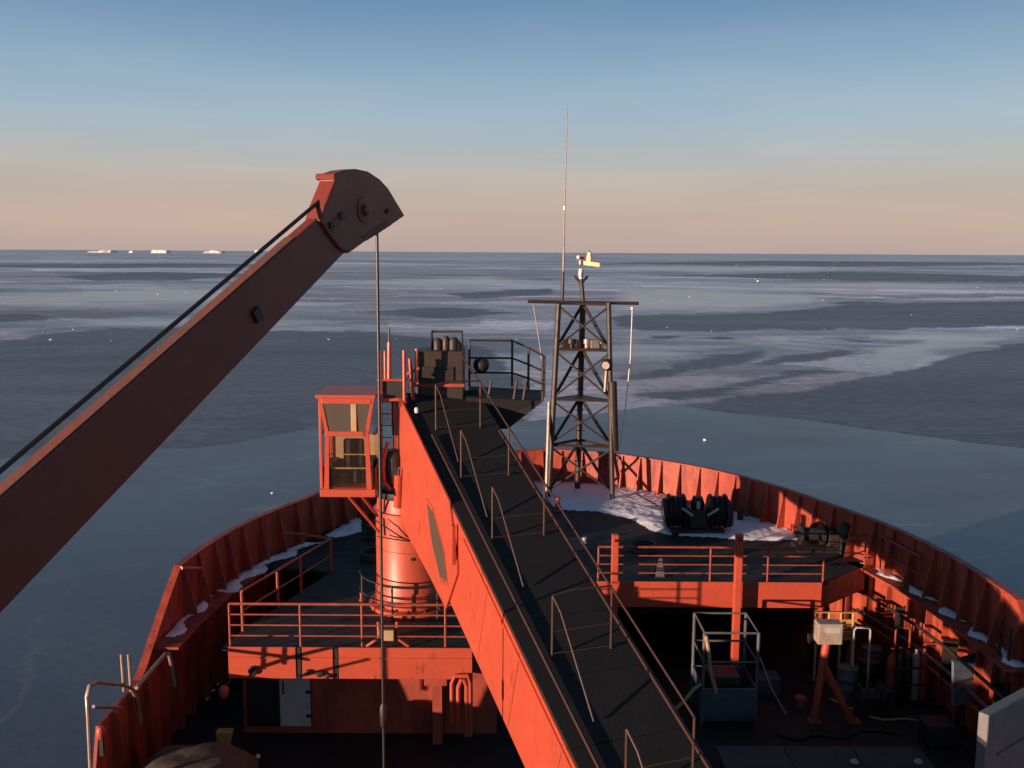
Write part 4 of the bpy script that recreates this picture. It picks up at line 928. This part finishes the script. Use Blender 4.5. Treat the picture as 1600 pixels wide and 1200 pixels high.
# ------------------------------------------------------------------ port side gear aft of the deckhouse
tp = V((-7.0, 19.9, ZM)); tarp = thing('covered_winch', tp, 'rounded machine under a brown tarpaulin by the port bulwark', 'tarpaulin')
mb = MB(); n1, n2 = 40, 16; vs = []; fs = []
for j in range(n2 + 1):
    v = j / n2
    for i in range(n1):
        a = i / n1 * 2 * math.pi; ca, sa = math.cos(a), math.sin(a)
        e = (abs(ca) ** 4 + abs(sa) ** 4) ** (-.25)
        rad = math.sin(min(1, v * 1.35) * math.pi / 2) if v < .74 else 1.0
        zz = 1.42 * (1 - (rad ** 3.2) * .35) if v < .74 else 1.42 * .65 * (1 - (v - .74) / .26)
        fold = 1 + .03 * math.sin(a * 13 + 2 * noise.noise(V((ca * 2, sa * 2, 0)))) * max(0, v - .45) * 2 + .07 * noise.noise(V((ca * 1.5, sa * 1.5, v * 2)))
        vs.append(tp + V((ca * e * rad * 1.3 * fold, sa * e * rad * 1.0 * fold, zz + .09 * noise.noise(V((ca * rad * 2, sa * rad * 2, 4))))))
fs = [(j * n1 + i, j * n1 + (i + 1) % n1, (j + 1) * n1 + (i + 1) % n1, (j + 1) * n1 + i) for j in range(n2) for i in range(n1)]
mb.add(vs, fs).build('cover', TARP, tarp, smooth=True)
MB().torus(tp + V((0, 0, .5)), (0, 0, 1), 1.32, .018, 40, 6).build('lashing', ROPE, tarp, smooth=True)
MB().box(tp.x - 1.1, tp.x + 1.1, tp.y - .8, tp.y + .8, ZM, ZM + .1).build('bed', DARK, tarp)
# hooped gate rails on the port bulwark
gx = -8.55
def hoop(pxs, X, label, m=GREYR, r=.045, mid=True):
    P = [PX(a, b, X) for a, b in pxs]
    P[0] = V((P[0].x, P[0].y, min(P[0].z, 6.3))) if pxs[0][1] > 1150 else P[0]; o = thing('gate_hoop', (X, P[0].y, 7.55), label, 'railing'); T('hoop_tube', P, r, m, o, 8)
    return o, P
o, P = hoop([(140, 1185), (138, 1120), (136, 1088), (140, 1072), (150, 1066), (190, 1070), (206, 1076), (214, 1092), (220, 1132)], gx, 'grey hooped gate rail on the port bulwark above the tarpaulin')
T('hoop_bar', [PX(146, 1104, gx), PX(188, 1106, gx)], .035, GREYR, o)
for px in (190, 201): T('upright', [PX(px, 1022, gx), PX(px + 4, 1080, gx)], .04, GREYR, o)
o, P = hoop([(213, 1075), (258, 1022), (264, 1022), (268, 1040), (273, 1072)], gx + .35, 'second bent grey rail inside the sloping port bulwark')
bb = PX(158, 1145, gx); bx = thing('gate_lamp', bb, 'small orange lamp at the foot of the hooped gate rail', 'lamp')
MB().lathe(bb, [(.06, -.12), (.1, -.05), (.1, .08), (.05, .14)], 12).build('lamp_body', ORANGE, bx, smooth=True)
MB().box(bb.x - .04, bb.x + .04, bb.y - .04, bb.y + .04, bb.z - .5, bb.z - .121).build('lamp_stem', DARK, bx)
bp_ = PX(318, 888, -8.2); T2 = thing('bulwark_bracket', bp_, 'small orange pipe bracket on top of the port bulwark break', 'bracket')
T('bracket_arm', [PX(283, 888, -8.6), PX(318, 888, -8.3)], .05, ORANGE, T2); T('bracket_post', [PX(317, 880, -8.3), PX(318, 900, -8.3)], .06, ORANGE, T2)
# unseen containers added along the port side to shade the well deck
def container(y0, y1, m, label):
    o = thing('shade_container', (-7.1, (y0 + y1) / 2, ZM), label, 'container')
    MB().box(-8.3, -5.9, y0, y1, ZM + .65, ZM + 3.5).build('container_body', m, o, bevel=.02)
    yy = y0 + .2
    while yy < y1 - .2: MB().box(-5.895, -5.86, yy, yy + .12, ZM + .8, ZM + 3.35).build('corrugation', m, o); yy += .3
    MB().box(-8.2, -6.0, y0 + .1, y1 - .1, ZM, ZM + .649).build('pontoon', DARK, o)
container(4.6, 12.3, GREY, 'unseen grey container added well abaft the tarpaulin to shade the well deck')
container(13.2, 15.2, BLUE, 'unseen blue container added just abaft the tarpaulin to shade the well deck')

# ------------------------------------------------------------------ hold side: basket, stand, lockers, clutter
bk = V((5.75, 24.6, ZM)); basket = thing('personnel_basket', bk, 'open steel work basket with blue grey lower panels', 'basket')
bx0, bx1, by0, by1 = 5.08, 6.5, 24.1, 25.5; bh = 2.55
for x in (bx0, bx1):
    for y in (by0, by1): T('corner_post', [(x, y, ZM), (x, y, ZM + bh)], .045, GREY, basket)
for z in (1.0, 1.75, bh):
    T('frame_rail', [(bx0, by0, ZM + z), (bx1, by0, ZM + z), (bx1, by1, ZM + z), (bx0, by1, ZM + z), (bx0, by0, ZM + z)], .03, GREY, basket, 6)
for a in ((bx0, bx1, by0 - .012, by0 + .012), (bx0, bx1, by1 - .012, by1 + .012), (bx0 - .012, bx0 + .012, by0 + .02, by1 - .02), (bx1 - .012, bx1 + .012, by0 + .02, by1 - .02)):
    MB().box(*a, ZM + .12, ZM + .98).build('side_panel', BLUE, basket)
MB().box(bx0 + .02, bx1 - .02, by0 + .02, by1 - .02, ZM + .06, ZM + .11).build('floor_plate', DARK, basket)
MB().box(bx0 + .25, bx1 - .35, by0 + .3, by1 - .3, ZM + .12, ZM + 1.2).build('tool_chest', MAST, basket, bevel=.03)
rp_ = thing('rope', (bx0 - .05, by0, ZM), 'frayed yellowish rope hanging over the basket corner', 'rope')
T('rope_strand', [V((bx0 + .02, by0 - .08, ZM + 2.5)), V((bx0 + .10, by0 - .12, ZM + 2.1)), V((bx0 + .16, by0 - .1, ZM + 1.6)), V((bx0 + .34, by0 - .1, ZM + .95))], .05, ROPE, rp_)
T('rope_strand', [V((bx0 - .06, by0 - .05, ZM + 1.15)), V((bx0 - .25, by0 - .1, ZM + 1.05)), V((bx0 - .5, by0 - .15, ZM + .75)), V((bx0 - .8, by0 - .2, ZM + .45))], .045, ROPE, rp_)
T('rope_strand', [V((bx1 + .05, by0, ZM + 1.9)), V((bx1 + .35, by0 - .2, ZM + 1.1)), V((bx1 + .7, by0 - .4, ZM + .5))], .018, ROPE, rp_)
# forked orange stand carrying a grey control box
sY = 24.3
ft1, ft2, fk = PZ(1266, 1118, ZM), PZ(1326, 1118, ZM), PY(1285, 1040, sY)
stn = thing('control_stand', (8.4, sY, ZM), 'orange forked stand carrying a pale grey control box', 'stand')
tpk = PY(1292, 1003, sY)
T('stand_column', [tpk, fk], .11, ORANGE, stn, 10)
T('stand_leg', [fk + V((0, 0, .05)), V((ft1.x + .03, sY, ZM + .4)), V((ft1.x, sY, ZM))], .10, ORANGE, stn, 10)
T('stand_leg', [fk + V((.02, 0, .05)), V((ft2.x - .3, sY, ZM + .5)), V((ft2.x, sY, ZM))], .10, ORANGE, stn, 10)
for f_ in (ft1, ft2): MB().box(f_.x - .16, f_.x + .16, sY - .15, sY + .15, ZM, ZM + .05).build('foot_plate', ORANGE, stn)
c = PY(1294, 987, sY); MB().obox(c, V((.32, 0, 0)), V((0, .2, 0)), V((0, 0, .28))).build('control_box', GREYB, stn, bevel=.02)
MB().obox(c + V((.05, -.205, .12)), V((.2, 0, 0)), V((0, .004, 0)), V((0, 0, .08))).build('control_panel', PALE, stn)
sm = PZ(1256, 1105, ZM); smo = thing('pipe_stub', sm, 'short orange pipe stub at the foot of the forked stand', 'pipe')
MB().lathe(V((sm.x - .1, sm.y, ZM)), [(.12, 0), (.12, .2), (.16, .21), (.16, .3)], 14).build('stub', ORANGE, smo, smooth=True)
# clutter under the starboard bulwark
rk = thing('pipe_rack', (9.2, 27.0, ZM), 'yellow railed pipe rack against the starboard forecastle edge', 'rack')
for x in (8.9, 9.25, 9.6, 9.95): T('rack_post', [(x, 26.8, ZM), (x, 26.8, ZM + 2.1)], .035, YELLOW, rk, 6)
for z in (1.5, 1.85, 2.1): T('rack_rail', [(8.8, 26.8, ZM + z), (10.05, 26.8, ZM + z)], .035, YELLOW, rk, 6)
for k in range(5): T('stored_pipe', [(8.75 + k * .03, 26.92, ZM + 1.2 + k * .14), (10.1, 26.95, ZM + 1.25 + k * .12)], .05, (YELLOW, BEIGE, GREY)[k % 3], rk, 8)
def drum(x, y, m, label, r=.29, h=.88):
    o = thing('drum', (x, y, ZM), label, 'drum')
    MB().lathe((x, y, ZM), [(r, 0), (r, .02), (r * .97, .03), (r * .97, h * .32), (r * 1.02, h * .34), (r * .97, h * .36), (r * .97, h * .64), (r * 1.02, h * .66), (r * .97, h * .68), (r * .97, h * .97), (r, h * .98), (r, h), (r * .92, h), (r * .92, h - .02)], 24).build('drum_body', m, o, smooth=True)
    MB().lathe((x + .12, y, ZM + h - .02), [(.035, 0), (.035, .03)], 8).build('bung', DARK, o)
drum(10.7, 27.2, BLUE, 'blue steel drum beside the yellow pipe rack')
drum(10.3, 26.3, BLACK, 'black steel drum in front of the blue one')
drum(9.5, 25.8, GREY, 'grey steel drum near the forked stand')
for i, (x, y, m, lab) in enumerate(((10.6, 25.5, ORANGE_W, 'worn orange gas bottle at the rack end by the black drum'), (10.85, 25.55, DARK, 'dark grey gas bottle second along the bottle rack'), (11.1, 25.6, BLACK, 'black gas bottle in the middle of the bottle rack'), (11.35, 25.65, GREYB, 'beige gas bottle near the bulwark end of the bottle rack'), (11.6, 25.7, ORANGE, 'bright orange gas bottle at the bulwark end of the rack'))):
    o = thing('gas_bottle', (x, y, ZM), lab, 'gas bottle', 'gas bottles in the rack')
    MB().lathe((x, y, ZM), [(.1, 0), (.115, .03), (.115, 1.2), (.09, 1.32), (.04, 1.4), (.04, 1.48)], 16).build('bottle_body', m, o, smooth=True)
    MB().box(x - .03, x + .03, y - .05, y + .03, ZM + 1.481, ZM + 1.56).build('valve', CHROME, o)
br = thing('bottle_rack', (11.1, 25.5, ZM), 'low dark bar rack holding the gas bottles', 'rack')
for z in (.5, 1.0): T('rack_bar', [(10.4, 25.33, ZM + z), (11.8, 25.55, ZM + z)], .025, DARK, br, 6)
for x, y in ((10.4, 25.33), (11.8, 25.55)): T('rack_post', [(x, y, ZM), (x, y, ZM + 1.1)], .03, DARK, br, 6)
hv = V((9.9, 24.9, ZM)); hwn = thing('tugger_winch', hv, 'dark tugger winch with bright levers on the main deck', 'winch')
MB().box(hv.x - .5, hv.x + .5, hv.y - .35, hv.y + .35, ZM, ZM + .12).build('bed_plate', DARK, hwn)
MB().lathe(hv + V((-.4, 0, .45)), [(.34, 0), (.34, .05), (.2, .06), (.2, .55), (.34, .56), (.34, .61)], 20, (1, 0, 0)).build('drum', MAST, hwn, smooth=True)
MB().obox(hv + V((.38, 0, .4)), V((.14, 0, 0)), V((0, .22, 0)), V((0, 0, .28))).build('gearbox', DARK, hwn, bevel=.03)
for k in range(4): T('lever', [hv + V((-.3 + k * .22, -.3, .6)), hv + V((-.24 + k * .22, -.42, 1.0 + .06 * (k % 2)))], .022, CHROME, hwn, 6)
# chair-like frames, pipes on the bulwark
for k, (px, py, L_) in enumerate(((1335, 985, .8), (1400, 985, .7), (1442, 1010, .9))):
    p = PY(px, py, 25.8); o = thing('pipe_hoop', (p.x, p.y, ZM), ('bent pale handrail hoop beside the grey drum', 'bent rusty handrail hoop behind the tugger winch', 'bent handrail hoop beside the gas bottles')[k], 'hoop')
    T('hoop_tube', [V((p.x, p.y, ZM)), p, p + V((.05, 0, .08)), p + V((L_ * .5, 0, .08)), p + V((L_ * .5 + .05, 0, 0)), V((p.x + L_ * .5 + .05, p.y, ZM))], .03, (PALE, RAILP, RAILP)[k], o, 8)
pp = thing('pipe_run', (12.0, 26, ZM + 1.2), 'rusty pipes running along the inside of the starboard bulwark', 'pipes')
for k, z in enumerate((1.0, 1.35, 2.0)):
    T('pipe', [V((XC + hw(y) - .45 - .06 * k, y, ZM + z)) for y in (21.5, 23, 24.5, 26, 27.5, 29)], .05, (RAILP, GREY, MAST)[k], pp, 8)
for y in (22.2, 24.8, 27.2):
    MB().box(XC + hw(y) - .5, XC + hw(y) - .08, y - .03, y + .03, ZM + .9, ZM + 2.1).build('pipe_bracket', DARK, pp)
# tilted grey locker and ladder near the starboard bulwark
lkc = PY(1507, 1062, 23.6); lk = thing('grey_locker', (lkc.x, lkc.y, ZM), 'blue grey tilted hatch panel leaning by the starboard bulwark', 'panel')
MB().obox(lkc, V((.36, .10, .05)), V((-.04, .10, .07)) * .4, V((.06, .2, .52))).build('panel_plate', BLUE, lk, bevel=.02)
MB().obox(lkc + V((0, -.06, -.0)), V((.34, .09, .05)), V((-.04, .10, .07)) * .06, V((.002, .01, .025))).build('panel_seam', DARK, lk)
T('panel_prop', [lkc + V((.1, .15, .1)), V((lkc.x + .1, lkc.y + .5, ZM))], .04, DARK, lk)
T('panel_prop', [lkc + V((0, -.05, -.45)), V((lkc.x, lkc.y - .05, ZM))], .05, DARK, lk)
ld = thing('ladder', (12.0, 22.0, ZM), 'dark vertical ladder against the starboard bulwark', 'ladder')
for y in (21.8, 22.25): T('stile', [V((11.85, y, ZM)), V((11.85, y, 8.9))], .035, DARK, ld, 6)
for k in range(10): T('rung', [V((11.85, 21.8, ZM + .35 * (k + .7))), V((11.85, 22.25, ZM + .35 * (k + .7)))], .018, DARK, ld, 6)
# pale ventilation housing at the starboard corner
hc_ = PY(1545, 1118, 16.8); ztop = hc_.z
e1_ = V((.80, .60, 0)); e2_ = V((-.60, .80, 0))
vh = thing('vent_housing', (9.6, 17.8, ZM), 'pale blue grey ventilation housing with a rounded top edge', 'housing')
cc_ = V((hc_.x, hc_.y, 0)) + e1_ * 1.1 + e2_ * .10
MB().obox(V((cc_.x, cc_.y, (ZM + ztop) / 2)), e1_ * 1.1, e2_ * .10, V((0, 0, (ztop - ZM) / 2))).build('housing_shell', GREYH, vh, bevel=.03)
MB().obox(V((cc_.x, cc_.y, ztop - .9)) - e2_ * .11, e1_ * .7, e2_ * .008, V((0, 0, .02))).build('seam', GREY, vh)
# low hatch coaming across the bottom of the hold
ht = thing('hatch_cover', (7.4, 20.6, ZM), 'low blue grey hatch cover on the dark main deck', 'hatch')
for k in range(3):
    MB().box(5.0 + k * 1.65, 5.0 + k * 1.65 + 1.63, 19.4, 22.0, ZM + .45, ZM + .55).build('cover_panel', HATCH, ht, bevel=.015)
MB().box(5.1, 9.8, 19.5, 21.9, ZM, ZM + .449).build('coaming', DARK, ht)
for k, px in enumerate((1335, 1435)):
    p = PZ(px, 1192, ZM + .55); MB().lathe(p, [(.09, 0), (.11, .03), (.06, .08)], 12).build('cleat', PALE, ht, smooth=True)
bl = PY(403, 1188, 22.0); o = thing('glint_knob', (bl.x, bl.y, ZM), 'small white knob standing in for glints below the deckhouse wall', 'lamp')
bl.z = max(bl.z, ZM + .2)
MB().box(bl.x - .02, bl.x + .02, bl.y - .02, bl.y + .02, ZM, bl.z).build('stem', DARK, o); MB().sphere(bl, .06).build('globe', WHITE, o, smooth=True)  # white ball on a stem, added in place of glints

# ------------------------------------------------------------------ small deck fittings
def bitts(c, ang, label):
    d = V((math.cos(ang), math.sin(ang), 0)); o = thing('mooring_bitts', c, label, 'bollard')
    MB().obox(V(c) + V((0, 0, .03)), d * .45, V((-d.y, d.x, 0)) * .17, V((0, 0, .03))).build('base_plate', DARK, o)
    for k_ in (-1, 1): MB().lathe(V(c) + d * (.25 * k_) + V((0, 0, .06)), [(.11, 0), (.11, .36), (.15, .38), (.14, .43)], 16).build('bitt_post', DARK, o, smooth=True)
bitts((8.1, 34.0, ZF), -.8, 'pair of dark mooring bitts by the lit starboard bow bulwark')
bitts((-4.6, 31.6, ZF), .9, 'pair of dark mooring bitts on the port foredeck')
for k, (x, y, r0, lab) in enumerate(((4.3, 30.4, .42, 'coiled dark mooring rope on the foredeck behind the starboard rail'), (-4.4, 29.4, .38, 'coiled dark rope on the deck ahead of the slanting port railing'))):
    o = thing('rope_coil', (x, y, ZF), lab, 'rope')
    for j in range(4): MB().torus((x + random.uniform(-.03, .03), y + random.uniform(-.03, .03), ZF + .035 + j * .055), (random.uniform(-.04, .04), random.uniform(-.04, .04), 1), r0 - .03 * (j % 2), .035, 24, 6).build('coil_turn', TARP, o, smooth=True)
af = PZ(1030, 900, ZF); o = thing('deck_sign', af, 'small pale folding board standing on the deck behind the starboard rail', 'sign board')
for k_ in (-1, 1): MB().hexa([af + V(q) for q in ((-.14, .16 * k_, 0), (.14, .16 * k_, 0), (.14, .16 * k_ + .02, 0), (-.14, .16 * k_ + .02, 0), (-.07, .02 * k_, .55), (.07, .02 * k_, .55), (.07, .02 * k_ + .02, .55), (-.07, .02 * k_ + .02, .55))]).build('board', GREY, o)
bollard(566, 938, .06, .22, ORANGE, 'small orange pipe stub on the dark deck beside the crane pedestal')
ch = thing('anchor_chain', (5.2, 35, ZF), 'dark anchor chain running forward from the windlass over the snow', 'chain')
for k in range(26):
    t = k / 25; c = V((6.2 - 1.3 * t, 33.3 + 3.9 * t, ZF + .17)); d = V((-1.3, 3.9, 0)).normalized(); sdv = V((d.y, -d.x, 0)) if k % 2 else V((0, 0, 1)); nn_ = d.cross(sdv)
    MB().path([c + d * (.085 * math.cos(a * .785)) + sdv * (.05 * math.sin(a * .785)) for a in range(9)], .018, 5).build('chain_link', DARK, ch)
# deck plate seams on the forecastle: thin raised weld beads
fd_ = bpy.data.objects['forecastle_deck']
for y in (24.6, 27.9, 30.2, 32.5, 34.8, 36.9):
    xa = -5.9 if y > 28.5 else (-6.2 if y < 26 else -5.2); xa = max(xa, XC - hw(y) + .3); xb_ = (XC + hw(y) - .3) if y > 29.5 else (9.0 if y > 27.5 else XR - .1)
    MB().box(xa, xb_, y - .012, y + .012, ZF + .001, ZF + .008).build('weld_bead', DECK, fd_)
# hoses and cables lying about the main deck
for k, (pts_, r_, m_, lab) in enumerate((([(6.9, 23.6), (7.4, 23.2), (7.9, 23.6), (8.6, 23.3), (9.3, 23.9), (10.2, 23.6)], .035, BLACK, 'black hose snaking past the forked stand'), ([(9.0, 25.6), (9.3, 25.1), (9.9, 24.3), (10.7, 24.5), (11.3, 24.1)], .028, YELLOW, 'thin yellow cable lying between the drums and the tugger winch'), ([(3.4, 24.8), (3.9, 25.3), (4.5, 24.9), (4.9, 25.5)], .03, ROPE, 'loose pale rope end on the deck beside the basket'))):
    q = [V((x, y, ZM + r_ + .002)) for x, y in pts_]
    for _ in range(2):
        q2 = [q[0]]
        for a, b in zip(q[:-1], q[1:]): q2 += [a * .75 + b * .25, a * .25 + b * .75]
        q = q2 + [q[-1]]
    tag(T('hose', q, r_, m_, None, 6), lab, 'hose')
for k, (x, y, sx_, sy_, h_, m_, lab) in enumerate(((10.9, 23.2, .35, .3, .6, DARK, 'dark tool chest on the deck beside the leaning panel'), (9.6, 27.9, .5, .3, .9, MAST, 'brown wooden crate under the forecastle edge behind the pipe rack'), (3.0, 26.2, .45, .4, .75, DARK, 'dark equipment case on the deck under the boom'), (7.3, 26.0, .3, .3, .55, BLUE, 'small blue case between the basket and the forked stand'))):
    o = thing('equipment_case', (x, y, ZM), lab, 'case')
    MB().box(x - sx_, x + sx_, y - sy_, y + sy_, ZM + .06, ZM + h_ * .78).build('case_body', m_, o, bevel=.015)
    MB().box(x - sx_ - .01, x + sx_ + .01, y - sy_ - .01, y + sy_ + .01, ZM + h_ * .785, ZM + h_).build('case_lid', m_, o, bevel=.015)
    for k_ in (-1, 1): MB().box(x + k_ * sx_ * .6 - .05, x + k_ * sx_ * .6 + .05, y - sy_, y + sy_, ZM, ZM + .059).build('skid', DARK, o)
